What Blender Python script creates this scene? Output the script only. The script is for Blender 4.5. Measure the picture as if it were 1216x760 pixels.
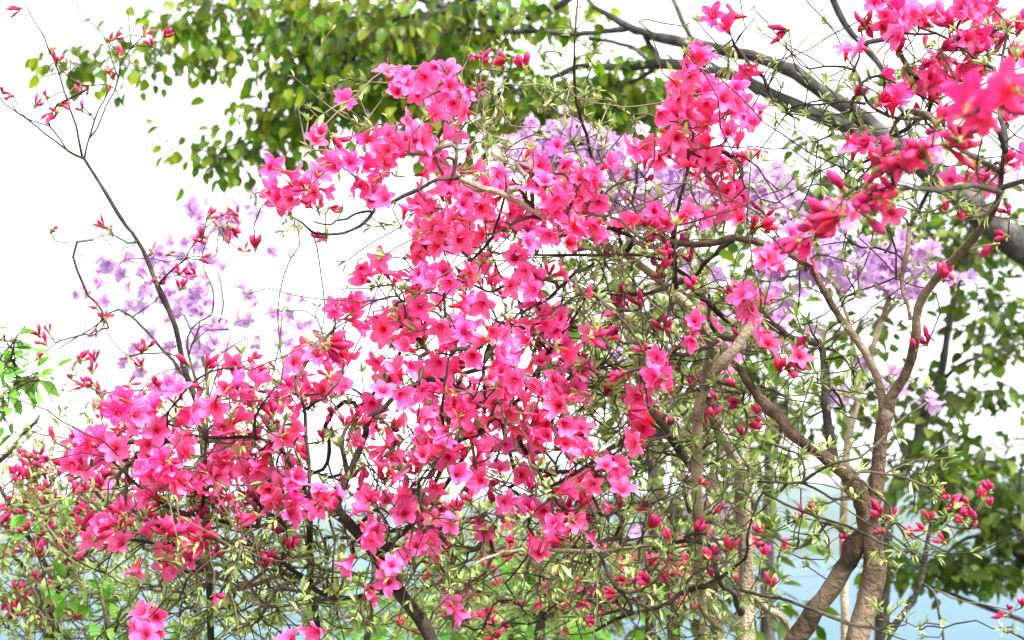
import bpy, math
import numpy as np
from mathutils import Vector

rng = np.random.default_rng(11)
for o in list(bpy.data.objects):
    bpy.data.objects.remove(o)
SC = bpy.context.scene
COL = SC.collection

# ------------------------------------------------------------------ camera
PITCH = math.radians(6.4)
CAM = np.array((0.0, 0.0, 1.5))
FPX = 1871.0                                   # focal length in photo pixels (1216 wide)
cam = bpy.data.cameras.new('camera')
cam_o = bpy.data.objects.new('camera', cam)
COL.objects.link(cam_o)
cam.sensor_width = 36.0
cam.lens = 36.0 * FPX / 1216.0
cam.clip_start, cam.clip_end = 0.05, 20000
cam_o.location = CAM
cam_o.rotation_euler = (math.pi / 2 + PITCH, 0, 0)
cam.dof.use_dof = True
cam.dof.focus_distance = 2.05
cam.dof.aperture_fstop = 8.5
SC.camera = cam_o

# ------------------------------------------------------------------ sky + sun
SUN_EL, SUN_AZ = math.radians(50), math.radians(138)     # high, behind the camera to the right
world = bpy.data.worlds.new('World')
SC.world = world
world.use_nodes = True
nt = world.node_tree
nt.nodes.clear()
w_out = nt.nodes.new('ShaderNodeOutputWorld')
w_bg = nt.nodes.new('ShaderNodeBackground')
w_sky = nt.nodes.new('ShaderNodeTexSky')
w_sky.sky_type = 'NISHITA'
w_sky.sun_disc = False
w_sky.sun_elevation = SUN_EL
w_sky.sun_rotation = SUN_AZ
w_mix = nt.nodes.new('ShaderNodeMixRGB')
w_mix.inputs['Fac'].default_value = 0.8
w_mix.inputs['Color2'].default_value = (10.2, 10.35, 10.5, 1)    # even white cloud cover
w_bg.inputs['Strength'].default_value = 0.085
nt.links.new(w_sky.outputs[0], w_mix.inputs['Color1'])
nt.links.new(w_mix.outputs[0], w_bg.inputs['Color'])
nt.links.new(w_bg.outputs[0], w_out.inputs['Surface'])
sun = bpy.data.lights.new('sun', 'SUN')
sun_o = bpy.data.objects.new('sun', sun)
COL.objects.link(sun_o)
sun.energy = 4.5
sun.angle = math.radians(14)
sun.color = (1.0, 0.95, 0.86)
sd = Vector((math.sin(SUN_AZ) * math.cos(SUN_EL), math.cos(SUN_AZ) * math.cos(SUN_EL), math.sin(SUN_EL)))
sun_o.rotation_euler = sd.to_track_quat('Z', 'Y').to_euler()
SC.view_settings.view_transform = 'Standard'
SC.view_settings.look = 'None'
SC.view_settings.gamma = 1.0
SC.view_settings.exposure = 1.76
SC.cycles.max_bounces = 8
SC.cycles.transmission_bounces = 6
SC.cycles.volume_bounces = 0

# ------------------------------------------------------------------ helpers
_c, _s = math.cos(PITCH), math.sin(PITCH)
R_AX = np.array((1.0, 0, 0)); F_AX = np.array((0, _c, _s)); U_AX = np.array((0, -_s, _c))


def P(px, py, d):
    """the point of the garden seen at photo pixel (px, py), d metres out"""
    px = np.asarray(px, float); py = np.asarray(py, float); d = np.asarray(d, float)
    a = ((px - 608.0) / FPX * d)[..., None]; b = ((380.0 - py) / FPX * d)[..., None]
    return CAM + a * R_AX + b * U_AX + d[..., None] * F_AX


def unit(v):
    v = np.asarray(v, float)
    return v / np.maximum(np.linalg.norm(v, axis=-1, keepdims=True), 1e-9)


def frames(z, spin=None):
    """rotation matrices (m,3,3), columns x y z, with the given z axes"""
    z = unit(np.atleast_2d(z)); m = len(z)
    ref = np.where(np.abs(z[:, 2:3]) < 0.92, np.array((0, 0, 1.0)), np.array((1.0, 0, 0)))
    x = unit(np.cross(ref, z)); y = np.cross(z, x)
    if spin is None:
        spin = rng.uniform(0, 2 * math.pi, m)
    c, s = np.cos(spin)[:, None], np.sin(spin)[:, None]
    return np.stack((x * c + y * s, y * c - x * s, z), axis=2)


class MB:
    """collects pieces of one mesh"""
    def __init__(self):
        self.v, self.f, self.a, self.r, self.m, self.n = [], [], [], [], [], 0

    def add(self, v, faces, tt=None, rnd=0.5, mat=0):
        v = np.asarray(v, float)
        self.v.append(v)
        self.a.append(np.zeros(len(v)) if tt is None else np.broadcast_to(np.asarray(tt, float), (len(v),)))
        self.r.append(np.broadcast_to(np.asarray(rnd, float), (len(v),)))
        for q in faces:                                     # a list of index arrays, one per face size
            q = np.asarray(q, int)
            if len(q):
                self.f.append(q + self.n); self.m.append(np.full(len(q), mat))
        self.n += len(v)

    def scatter(self, tmpl, pos, rot, scale, rnd, mat=None):
        """copies of a template (a finished MB) at many places, melted into this mesh"""
        tv = np.concatenate(tmpl.v); ta = np.concatenate(tmpl.a); k = len(tv); m = len(pos)
        if m == 0:
            return
        sc = np.asarray(scale, float)
        sc = np.repeat(sc[:, None], 3, 1) if sc.ndim == 1 else sc
        v = np.einsum('mij,mkj->mki', rot, tv[None] * sc[:, None, :]) + np.asarray(pos)[:, None, :]
        self.v.append(v.reshape(-1, 3)); self.a.append(np.tile(ta, m)); self.r.append(np.repeat(rnd, k))
        off = (np.arange(m) * k)[:, None, None] + self.n
        for q, mi in zip(tmpl.f, tmpl.m):
            self.f.append((q[None] + off).reshape(-1, q.shape[1]))
            self.m.append(np.full(m * len(q), mi[0] if mat is None else mat))
        self.n += m * k

    def build(self, name, mats, parent=None):
        me = bpy.data.meshes.new(name)
        v = np.concatenate(self.v)
        if parent is not None:
            v = v - np.array(parent.location)
        me.vertices.add(len(v)); me.vertices.foreach_set('co', v.astype(np.float32).ravel())
        loops = np.concatenate([q.ravel() for q in self.f])
        sizes = np.concatenate([np.full(len(q), q.shape[1]) for q in self.f])
        starts = np.concatenate(([0], np.cumsum(sizes)[:-1]))
        me.loops.add(len(loops)); me.loops.foreach_set('vertex_index', loops.astype(np.int32))
        me.polygons.add(len(sizes)); me.polygons.foreach_set('loop_start', starts.astype(np.int32))
        me.polygons.foreach_set('material_index', np.concatenate(self.m).astype(np.int32))
        me.polygons.foreach_set('use_smooth', np.ones(len(sizes), bool))
        for nm, arr in (('tt', self.a), ('rnd', self.r)):
            at = me.attributes.new(nm, 'FLOAT', 'POINT')
            at.data.foreach_set('value', np.concatenate(arr).astype(np.float32))
        me.update(calc_edges=True); me.validate()
        for mm in (mats if isinstance(mats, (list, tuple)) else [mats]):
            me.materials.append(mm)
        o = bpy.data.objects.new(name, me); COL.objects.link(o)
        if parent is not None:
            o.parent = parent
        return o


def empty(name, loc, label, cat, group=None):
    o = bpy.data.objects.new(name, None); COL.objects.link(o)
    o.empty_display_size = 0.1
    o.location = [float(c) for c in loc]
    o['label'] = label; o['category'] = cat
    if group:
        o['group'] = group
    return o


# ------------------------------------------------------------------ materials
def new_mat(name):
    m = bpy.data.materials.new(name); m.use_nodes = True
    t = m.node_tree; t.nodes.clear()
    return m, t, t.nodes.new('ShaderNodeOutputMaterial')


def N(t, kind, **kw):
    n = t.nodes.new(kind)
    for k, v in kw.items():
        if k in n.inputs:
            n.inputs[k].default_value = v
        else:
            setattr(n, k, v)
    return n


def ramp(t, stops):
    n = t.nodes.new('ShaderNodeValToRGB'); e = n.color_ramp.elements
    while len(e) < len(stops):
        e.new(0.5)
    for el, (p, c) in zip(e, stops):
        el.position = p; el.color = (*c, 1)
    return n


def thin_mat(name, stops, vary, trans, rough=0.5, spec=0.3, tint=(1, 1, 1), speck=0.0, attr='tt', noise=40):
    """petals and leaves: thin, partly letting light through; colour runs along the piece, varies from piece to piece"""
    m, t, out = new_mat(name); L = t.links.new
    a = N(t, 'ShaderNodeAttribute', attribute_name=attr); r = N(t, 'ShaderNodeAttribute', attribute_name='rnd')
    rp = ramp(t, stops); L(a.outputs['Fac'], rp.inputs[0])
    hs = N(t, 'ShaderNodeHueSaturation')
    mh = N(t, 'ShaderNodeMapRange'); mh.inputs[3].default_value = 0.5 - vary[0]; mh.inputs[4].default_value = 0.5 + vary[0]
    mv = N(t, 'ShaderNodeMapRange'); mv.inputs[3].default_value = 1 - vary[1]; mv.inputs[4].default_value = 1 + vary[1]
    fr = N(t, 'ShaderNodeMath', operation='MULTIPLY'); fr.inputs[1].default_value = 7.13
    ff = N(t, 'ShaderNodeMath', operation='FRACT')
    L(r.outputs['Fac'], mh.inputs[0]); L(r.outputs['Fac'], fr.inputs[0]); L(fr.outputs[0], ff.inputs[0]); L(ff.outputs[0], mv.inputs[0])
    L(mh.outputs[0], hs.inputs['Hue']); L(mv.outputs[0], hs.inputs['Value']); L(rp.outputs[0], hs.inputs['Color'])
    tc = N(t, 'ShaderNodeTexCoord'); nz = N(t, 'ShaderNodeTexNoise'); nz.inputs['Scale'].default_value = noise; nz.inputs['Detail'].default_value = 4
    L(tc.outputs['Object'], nz.inputs['Vector'])
    mm = N(t, 'ShaderNodeMapRange'); mm.inputs[1].default_value = 0.3; mm.inputs[2].default_value = 0.7
    mm.inputs[3].default_value = 0.78; mm.inputs[4].default_value = 1.15
    L(nz.outputs['Fac'], mm.inputs[0])
    mu = N(t, 'ShaderNodeMixRGB', blend_type='MULTIPLY'); mu.inputs['Fac'].default_value = 1
    L(hs.outputs[0], mu.inputs['Color1']); L(mm.outputs[0], mu.inputs['Color2'])
    pb = N(t, 'ShaderNodeBsdfPrincipled'); pb.inputs['Roughness'].default_value = rough; pb.inputs['Specular IOR Level'].default_value = spec
    tr = N(t, 'ShaderNodeBsdfTranslucent'); tm = N(t, 'ShaderNodeMixRGB', blend_type='MULTIPLY'); tm.inputs['Fac'].default_value = 1
    tm.inputs['Color2'].default_value = (*tint, 1)
    L(mu.outputs[0], pb.inputs['Base Color']); L(mu.outputs[0], tm.inputs['Color1']); L(tm.outputs[0], tr.inputs['Color'])
    mx = N(t, 'ShaderNodeMixShader'); mx.inputs['Fac'].default_value = trans
    L(pb.outputs[0], mx.inputs[1]); L(tr.outputs[0], mx.inputs[2]); L(mx.outputs[0], out.inputs['Surface'])
    return m


def bark_mat(name, c1, c2, c3, scale=30, bump=0.5, rough=0.85):
    m, t, out = new_mat(name); L = t.links.new
    tc = N(t, 'ShaderNodeTexCoord')
    n1 = N(t, 'ShaderNodeTexNoise'); n1.inputs['Scale'].default_value = scale; n1.inputs['Detail'].default_value = 8; n1.inputs['Roughness'].default_value = 0.65
    n2 = N(t, 'ShaderNodeTexNoise'); n2.inputs['Scale'].default_value = scale * 5; n2.inputs['Detail'].default_value = 5
    mp = N(t, 'ShaderNodeMapping'); mp.inputs['Scale'].default_value = (1, 1, 0.35)
    L(tc.outputs['Object'], mp.inputs['Vector']); L(mp.outputs[0], n1.inputs['Vector']); L(tc.outputs['Object'], n2.inputs['Vector'])
    rp = ramp(t, [(0.3, c1), (0.52, c2), (0.72, c3)]); L(n1.outputs['Fac'], rp.inputs[0])
    mu = N(t, 'ShaderNodeMixRGB', blend_type='OVERLAY'); mu.inputs['Fac'].default_value = 0.6
    L(rp.outputs[0], mu.inputs['Color1']); L(n2.outputs['Fac'], mu.inputs['Color2'])
    n3 = N(t, 'ShaderNodeTexNoise'); n3.inputs['Scale'].default_value = scale * 0.35; n3.inputs['Detail'].default_value = 3
    L(tc.outputs['Object'], n3.inputs['Vector'])
    rl = ramp(t, [(0.50, (0, 0, 0)), (0.60, (1, 1, 1))]); L(n3.outputs['Fac'], rl.inputs[0])
    ml = N(t, 'ShaderNodeMixRGB'); ml.inputs['Color2'].default_value = (*[min(1, c * 1.35 + 0.012) for c in c3], 1)
    rf = N(t, 'ShaderNodeMath', operation='MULTIPLY'); rf.inputs[1].default_value = 0.55
    L(rl.outputs[0], rf.inputs[0]); L(rf.outputs[0], ml.inputs['Fac']); L(mu.outputs[0], ml.inputs['Color1'])
    ad = N(t, 'ShaderNodeMath', operation='ADD'); L(n1.outputs['Fac'], ad.inputs[0]); L(n2.outputs['Fac'], ad.inputs[1])
    mu = ml
    bp = N(t, 'ShaderNodeBump'); bp.inputs['Strength'].default_value = bump; bp.inputs['Distance'].default_value = 0.008
    L(ad.outputs[0], bp.inputs['Height'])
    pb = N(t, 'ShaderNodeBsdfPrincipled'); pb.inputs['Roughness'].default_value = rough; pb.inputs['Specular IOR Level'].default_value = 0.25
    L(mu.outputs[0], pb.inputs['Base Color']); L(bp.outputs[0], pb.inputs['Normal']); L(pb.outputs[0], out.inputs['Surface'])
    return m


PINK = thin_mat('pink_petal', [(0.0, (0.55, 0.012, 0.04)), (0.34, (0.80, 0.018, 0.09)), (0.48, (0.92, 0.075, 0.31)), (0.76, (0.94, 0.15, 0.45)), (1.0, (0.95, 0.21, 0.53))],
                (0.014, 0.10), 0.40, tint=(1.0, 0.82, 0.9), noise=150)
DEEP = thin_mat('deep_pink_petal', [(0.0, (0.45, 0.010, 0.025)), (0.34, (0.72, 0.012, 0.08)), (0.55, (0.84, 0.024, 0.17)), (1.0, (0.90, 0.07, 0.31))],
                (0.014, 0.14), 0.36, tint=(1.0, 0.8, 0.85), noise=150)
RED = thin_mat('red_bud', [(0.0, (0.30, 0.010, 0.030)), (0.5, (0.53, 0.010, 0.085)), (1.0, (0.76, 0.06, 0.23))], (0.012, 0.22), 0.22, rough=0.6, spec=0.15, noise=160)
LILAC = thin_mat('lilac_petal', [(0.0, (0.44, 0.20, 0.48)), (0.5, (0.55, 0.31, 0.62)), (1.0, (0.65, 0.43, 0.71))], (0.015, 0.08), 0.45, noise=90)
STAMEN = thin_mat('stamen', [(0.0, (0.75, 0.10, 0.25)), (0.85, (0.8, 0.15, 0.3)), (1.0, (0.16, 0.05, 0.05))], (0.01, 0.1), 0.1)
CALYX = thin_mat('calyx', [(0.0, (0.20, 0.22, 0.06)), (1.0, (0.30, 0.30, 0.08))], (0.02, 0.2), 0.15)
SCALE = bark_mat('bud_scale', (0.10, 0.05, 0.02), (0.2, 0.11, 0.04), (0.28, 0.2, 0.08), 120, 0.2)
YOUNG = thin_mat('young_leaf', [(0.0, (0.18, 0.24, 0.055)), (0.5, (0.27, 0.37, 0.10)), (1.0, (0.40, 0.48, 0.19))], (0.02, 0.36), 0.30, rough=0.38, spec=0.55, noise=25)
BEECH = thin_mat('tree_leaf', [(0.0, (0.065, 0.12, 0.005)), (0.5, (0.10, 0.165, 0.005)), (1.0, (0.16, 0.185, 0.005))], (0.05, 0.55), 0.52, rough=0.45, tint=(1.7, 1.8, 0.5), noise=8)
MAPLE = thin_mat('far_leaf', [(0.0, (0.038, 0.075, 0.004)), (0.5, (0.060, 0.110, 0.005)), (1.0, (0.09, 0.13, 0.006))], (0.035, 0.45), 0.45, tint=(1.3, 1.4, 0.6), noise=6)
BROAD = thin_mat('broad_leaf', [(0.0, (0.10, 0.25, 0.03)), (0.5, (0.13, 0.34, 0.04)), (1.0, (0.18, 0.38, 0.05))], (0.02, 0.25), 0.4, rough=0.4, tint=(1.2, 1.3, 0.6), noise=20)
BARK_DARK = bark_mat('dark_bark', (0.010, 0.008, 0.007), (0.026, 0.02, 0.016), (0.07, 0.055, 0.04), 60)
BARK_BROWN = bark_mat('brown_bark', (0.014, 0.009, 0.007), (0.085, 0.053, 0.036), (0.19, 0.135, 0.095), 22, 1.0)
BARK_PALE = bark_mat('pale_bark', (0.09, 0.07, 0.05), (0.27, 0.215, 0.155), (0.42, 0.36, 0.275), 38, 1.0)
BARK_GREY = bark_mat('grey_bark', (0.012, 0.011, 0.011), (0.034, 0.031, 0.030), (0.085, 0.08, 0.075), 20, 0.9)
TWIG = bark_mat('twig_bark', (0.020, 0.014, 0.011), (0.06, 0.041, 0.03), (0.18, 0.14, 0.10), 14, 0.2)
TWIG_DARK = bark_mat('dark_twig_bark', (0.012, 0.009, 0.008), (0.03, 0.021, 0.017), (0.12, 0.085, 0.055), 12, 0.2)


# ------------------------------------------------------------------ templates: leaves, flowers, buds
def leaf_tmpl(width, rows=3, fold=0.25, curl=0.25, point=1.0, broad=0.5):
    """unit leaf along +Z, upper face towards +Y"""
    b = MB(); vs = [(0, 0, 0)]; ta = [0.0]
    for i in range(1, rows + 1):
        t = i / (rows + 1)
        tt = t ** (math.log(0.5) / math.log(broad))
        w = width * 0.5 * math.sin(math.pi * tt) ** point
        cy = -curl * t * t
        for u in (-1, 0, 1):
            vs.append((u * w, cy + (abs(u)) * w * fold, t)); ta.append(t)
    vs.append((0, -curl, 1.0)); ta.append(1.0)
    q, tr = [], [(0, 2, 1), (0, 3, 2)]
    for i in range(rows - 1):
        a = 1 + 3 * i
        q += [(a, a + 1, a + 4, a + 3), (a + 1, a + 2, a + 5, a + 4)]
    e = len(vs) - 1; a = 1 + 3 * (rows - 1)
    tr += [(a, a + 1, e), (a + 1, a + 2, e)]
    b.add(vs, [q, tr], ta)
    return b


LEAF_NARROW = leaf_tmpl(0.27, 2, 0.5, 0.14, 0.8)
LEAF_ROUND = leaf_tmpl(0.62, 4, 0.3, 0.28, 0.66, 0.43)
LEAF_OVAL = leaf_tmpl(0.5, 3, 0.25, 0.2, 0.75, 0.45)


def ring_tube(b, pts, rad, sides, tt=None, rnd=0.5, mat=0, rough=0.0, cap=True):
    pts = np.asarray(pts, float); n = len(pts)
    rad = np.broadcast_to(np.asarray(rad, float), (n,))
    tan = np.gradient(pts, axis=0) if n > 2 else np.repeat((pts[1:] - pts[:1]), 2, 0)
    tan = unit(tan)
    ref = np.array((0.31, 0.77, 0.55)); x = unit(np.cross(tan[0], ref)); X = []
    for k in range(n):
        x = unit(x - tan[k] * np.dot(x, tan[k])); X.append(x)
    X = np.array(X); Y = np.cross(tan, X)
    th = np.arange(sides) * 2 * math.pi / sides
    rr = rad[:, None] * (1 + (rough * rng.normal(0, 1, (n, sides)) if rough else 0))
    v = pts[:, None, :] + rr[..., None] * (np.cos(th)[None, :, None] * X[:, None, :] + np.sin(th)[None, :, None] * Y[:, None, :])
    i = np.arange(n - 1)[:, None] * sides; j = np.arange(sides)[None]; j2 = (j + 1) % sides
    q = np.stack((i + j, i + j2, i + sides + j2, i + sides + j), -1).reshape(-1, 4)
    t_ = np.repeat(np.broadcast_to(np.linspace(0, 1, n) if tt is None else np.asarray(tt), (n,)), sides)
    fs = [q]
    if cap:
        fs.append(np.array([[(n - 1) * sides + k for k in range(sides)], [sides - 1 - k for k in range(sides)]]))
    b.add(v.reshape(-1, 3), fs, t_, rnd, mat)


def flower_tmpl(seed, flare=78, nu=7, nv=11, scale=1.0, lobe=0.0098, rnd=0.5, pedicel=True):
    """five-lobed funnel flower along +Z from the foot of its stalk; the mouth sits near z = 0.035"""
    g = np.random.default_rng(seed); b = MB()
    for k in range(5):
        ph = 2 * math.pi * k / 5 + g.normal(0, 0.06)
        fl = math.radians(flare + g.normal(0, 7)); le = 0.043 * (1 + g.normal(0, 0.05)); tw = g.normal(0, 0.16)
        vv = np.linspace(0, 1, nv); r, z = 0.0016, 0.011; rs, zs = [r], [z]
        for a0, a1 in zip(vv[:-1], vv[1:]):
            m = (a0 + a1) / 2
            ang = math.radians(11) if m < 0.32 else math.radians(11) + (fl - math.radians(11)) * min(1, (m - 0.32) / 0.30)
            if m > 0.72:
                ang += math.radians(g.uniform(5, 28))
            d = (a1 - a0) * le; r += d * math.sin(ang); z += d * math.cos(ang); rs.append(r); zs.append(z)
        rs, zs = np.array(rs), np.array(zs)
        tube = rs * math.tan(math.pi / 5) * 1.12
        s = np.clip((vv - 0.36) / 0.64, 0, 1)
        lob = lobe * (1 + g.normal(0, 0.07)) * np.sin(math.pi * np.clip(0.26 + s * 0.74, 0, 1)) ** 0.46
        w = np.where(vv < 0.42, tube, np.minimum(tube, np.maximum(lob, 0.0004)))
        u = np.linspace(-1, 1, nu); pz = g.uniform(0, 6.28)
        U, V = np.meshgrid(u, vv); RR = rs[:, None]; W = w[:, None]
        lift = 0.0022 * (np.abs(U) ** 1.6) * np.clip((V - 0.35) * 2, 0, 1) * g.uniform(0.3, 1.5)
        ruf = 0.0026 * np.sin(5 * U + pz + V * 6) * np.clip((V - 0.45) * 2, 0, 1) * np.abs(U)
        crease = -0.0006 * np.exp(-(U / 0.22) ** 2) * np.clip((V - 0.3) * 3, 0, 1)
        sink = np.where(V < 0.45, 1, 0) * RR * (1 - math.cos(math.pi / 5)) * U ** 2
        rad = RR - sink + 0.0; tang = W * U + tw * (V - 0.4).clip(0) * 0.012
        zz = zs[:, None] + lift + ruf + crease + 0.0004 * ((k * 2) % 5 - 2) * np.abs(U)
        x = rad * math.cos(ph) - tang * math.sin(ph); y = rad * math.sin(ph) + tang * math.cos(ph)
        pts = np.stack((x, y, zz), -1).reshape(-1, 3) * scale
        i = np.arange(nv - 1)[:, None] * nu; j = np.arange(nu - 1)[None]
        q = np.stack((i + j, i + j + 1, i + nu + j + 1, i + nu + j), -1).reshape(-1, 4)
        tt = (V * (1 - 0.10 * (1 - np.abs(U)))).ravel()
        if k == 0:
            tt = tt - 0.10 * np.clip(1 - np.abs(V - 0.55) * 4, 0, 1).ravel() * g.uniform(0.5, 1, V.size)
        b.add(pts, [q], tt, rnd, 0)
    if pedicel:
        ring_tube(b, np.array(((0, 0, 0), (0.0006, 0, 0.006), (0, 0, 0.011))) * scale, np.array((0.0008, 0.0009, 0.0016)) * scale, 5, rnd=rnd, mat=1)
        for k in range(5):
            a = k * 1.2566; c, s = math.cos(a), math.sin(a)
            b.add(np.array(((c * .0014, s * .0014, .0095), (c * .0036 - s * .001, s * .0036 + c * .001, .0135), (c * .0044, s * .0044, .0175), (c * .0036 + s * .001, s * .0036 - c * .001, .0135))) * scale,
                  [[(0, 1, 2, 3)]], (0, .5, 1, .5), rnd, 1)
    return b


def stamens_tmpl(seed, scale=1.0):
    g = np.random.default_rng(seed + 50); b = MB()
    for k in range(7):
        ph = 2 * math.pi * k / 7 + g.normal(0, 0.2); ln = g.uniform(0.022, 0.030) if k else 0.037; sp = g.uniform(0.1, 0.42)
        t = np.linspace(0, 1, 5); r = 0.001 + ln * sp * t ** 1.6; z = 0.014 + ln * t
        pts = np.stack((r * math.cos(ph), r * math.sin(ph) - 0.004 * t ** 2, z), -1)
        ring_tube(b, pts * scale, 0.00035 * scale, 3, tt=t * 0.8)
        a = pts[-1]; d = unit(np.array((math.cos(ph) * .5, math.sin(ph) * .5, .6)))
        ring_tube(b, np.array((a - d * .0003, a + d * .0008, a + d * .002)) * scale, np.array((.0004, .0009, .0004)) * scale, 4, tt=1.0)
    return b


def bud_tmpl(seed, n=3, long=0.026, spread=0.5, fat=0.0046, leafy=True):
    """a cluster of shut spindle buds on one twig tip, brown scales at their foot"""
    g = np.random.default_rng(seed + 300); b = MB()
    for k in range(n):
        ph = 2 * math.pi * k / n + g.normal(0, 0.3); sp = spread * g.uniform(0.5, 1.25) if n > 1 else g.uniform(0, .25)
        d = unit(np.array((math.cos(ph) * sp, math.sin(ph) * sp, 1.0)))
        ln = long * g.uniform(0.72, 1.15); m = 8; t = np.linspace(0, 1, m)
        prof = np.array((0.22, 0.5, 0.62, 0.85, 1.0, 0.9, 0.55, 0.06)) * fat * g.uniform(0.8, 1.15)
        bend = g.normal(0, 0.0025, 3)
        pts = d[None] * (0.004 + ln * t)[:, None] + bend[None] * (t ** 2)[:, None]
        ring_tube(b, pts, prof, 7, tt=t, mat=0, rough=0.07, rnd=g.uniform())
    ring_tube(b, np.array(((0, 0, -.003), (0, 0, 0.001), (0, 0, 0.005), (0, 0, 0.008))), (.0011, .0024, .0034, .0022), 7, mat=1)
    if leafy:
        m = 4
        axis = unit(np.stack([np.array((math.cos(a), math.sin(a), g.uniform(0.1, 0.9))) for a in np.arange(m) * 1.57 + g.uniform(0, 1)]))
        b.scatter(LEAF_NARROW, np.zeros((m, 3)), frames(axis), g.uniform(0.007, 0.014, m), g.uniform(0, 1, m), mat=2)
    return b


FLOWERS = [flower_tmpl(i, fl, rnd=(i * 0.37) % 1, lobe=0.0092 + 0.0012 * ((i * 5) % 4) / 3) for i, fl in enumerate((80, 72, 84, 60, 76, 48, 86, 66, 22, 36, 80, 28))]
STAMS = [stamens_tmpl(i) for i in range(12)]
LILACS = [flower_tmpl(40 + i, fl, nu=5, nv=7, rnd=(i * 0.41) % 1, lobe=0.0108) for i, fl in enumerate((62, 76, 48, 70, 35))]
BUDS = [bud_tmpl(i, n) for i, n in enumerate((2, 3, 4, 2, 3, 5, 1, 3))]
SMALL_BUDS = [bud_tmpl(20 + i, n, 0.019, 0.6, 0.0033) for i, n in enumerate((2, 3, 1, 4, 2, 3))]


def mesh_of(tm, name, mats):
    o = tm.build(name, mats); me = o.data; bpy.data.objects.remove(o); me.name = name
    return me


FLOWER_ME = [mesh_of(t, 'flower', [PINK, CALYX]) for t in FLOWERS]
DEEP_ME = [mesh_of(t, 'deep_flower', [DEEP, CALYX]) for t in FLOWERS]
STAM_ME = [mesh_of(t, 'stamens', [STAMEN]) for t in STAMS]
LILAC_ME = [mesh_of(t, 'lilac_flower', [LILAC, CALYX]) for t in LILACS]
BUD_ME = [mesh_of(t, 'bud_cluster', [RED, SCALE, YOUNG]) for t in BUDS]
SBUD_ME = [mesh_of(t, 'small_bud_cluster', [RED, SCALE, YOUNG]) for t in SMALL_BUDS]


# ------------------------------------------------------------------ growing a plant
def catmull(p, step):
    """a smooth curve through the points, tangents scaled to the spans so that it never overshoots"""
    p = np.asarray(p, float); n = len(p)
    h = np.linalg.norm((p[1:] - p[:-1])[:, :3], axis=1)[:, None] + 1e-9; s = (p[1:] - p[:-1]) / h
    m = np.empty_like(p); m[0], m[-1] = s[0], s[-1]
    if n > 2:
        m[1:-1] = (s[:-1] * h[1:] + s[1:] * h[:-1]) / (h[1:] + h[:-1])
    out = []
    for i in range(n - 1):
        k = max(2, int(h[i, 0] / step)); t = np.linspace(0, 1, k, endpoint=False)[:, None]
        out.append((2 * t ** 3 - 3 * t ** 2 + 1) * p[i] + (t ** 3 - 2 * t ** 2 + t) * h[i] * m[i] + (3 * t ** 2 - 2 * t ** 3) * p[i + 1] + (t ** 3 - t ** 2) * h[i] * m[i + 1])
    out.append(p[-1:])
    return np.vstack(out)


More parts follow.
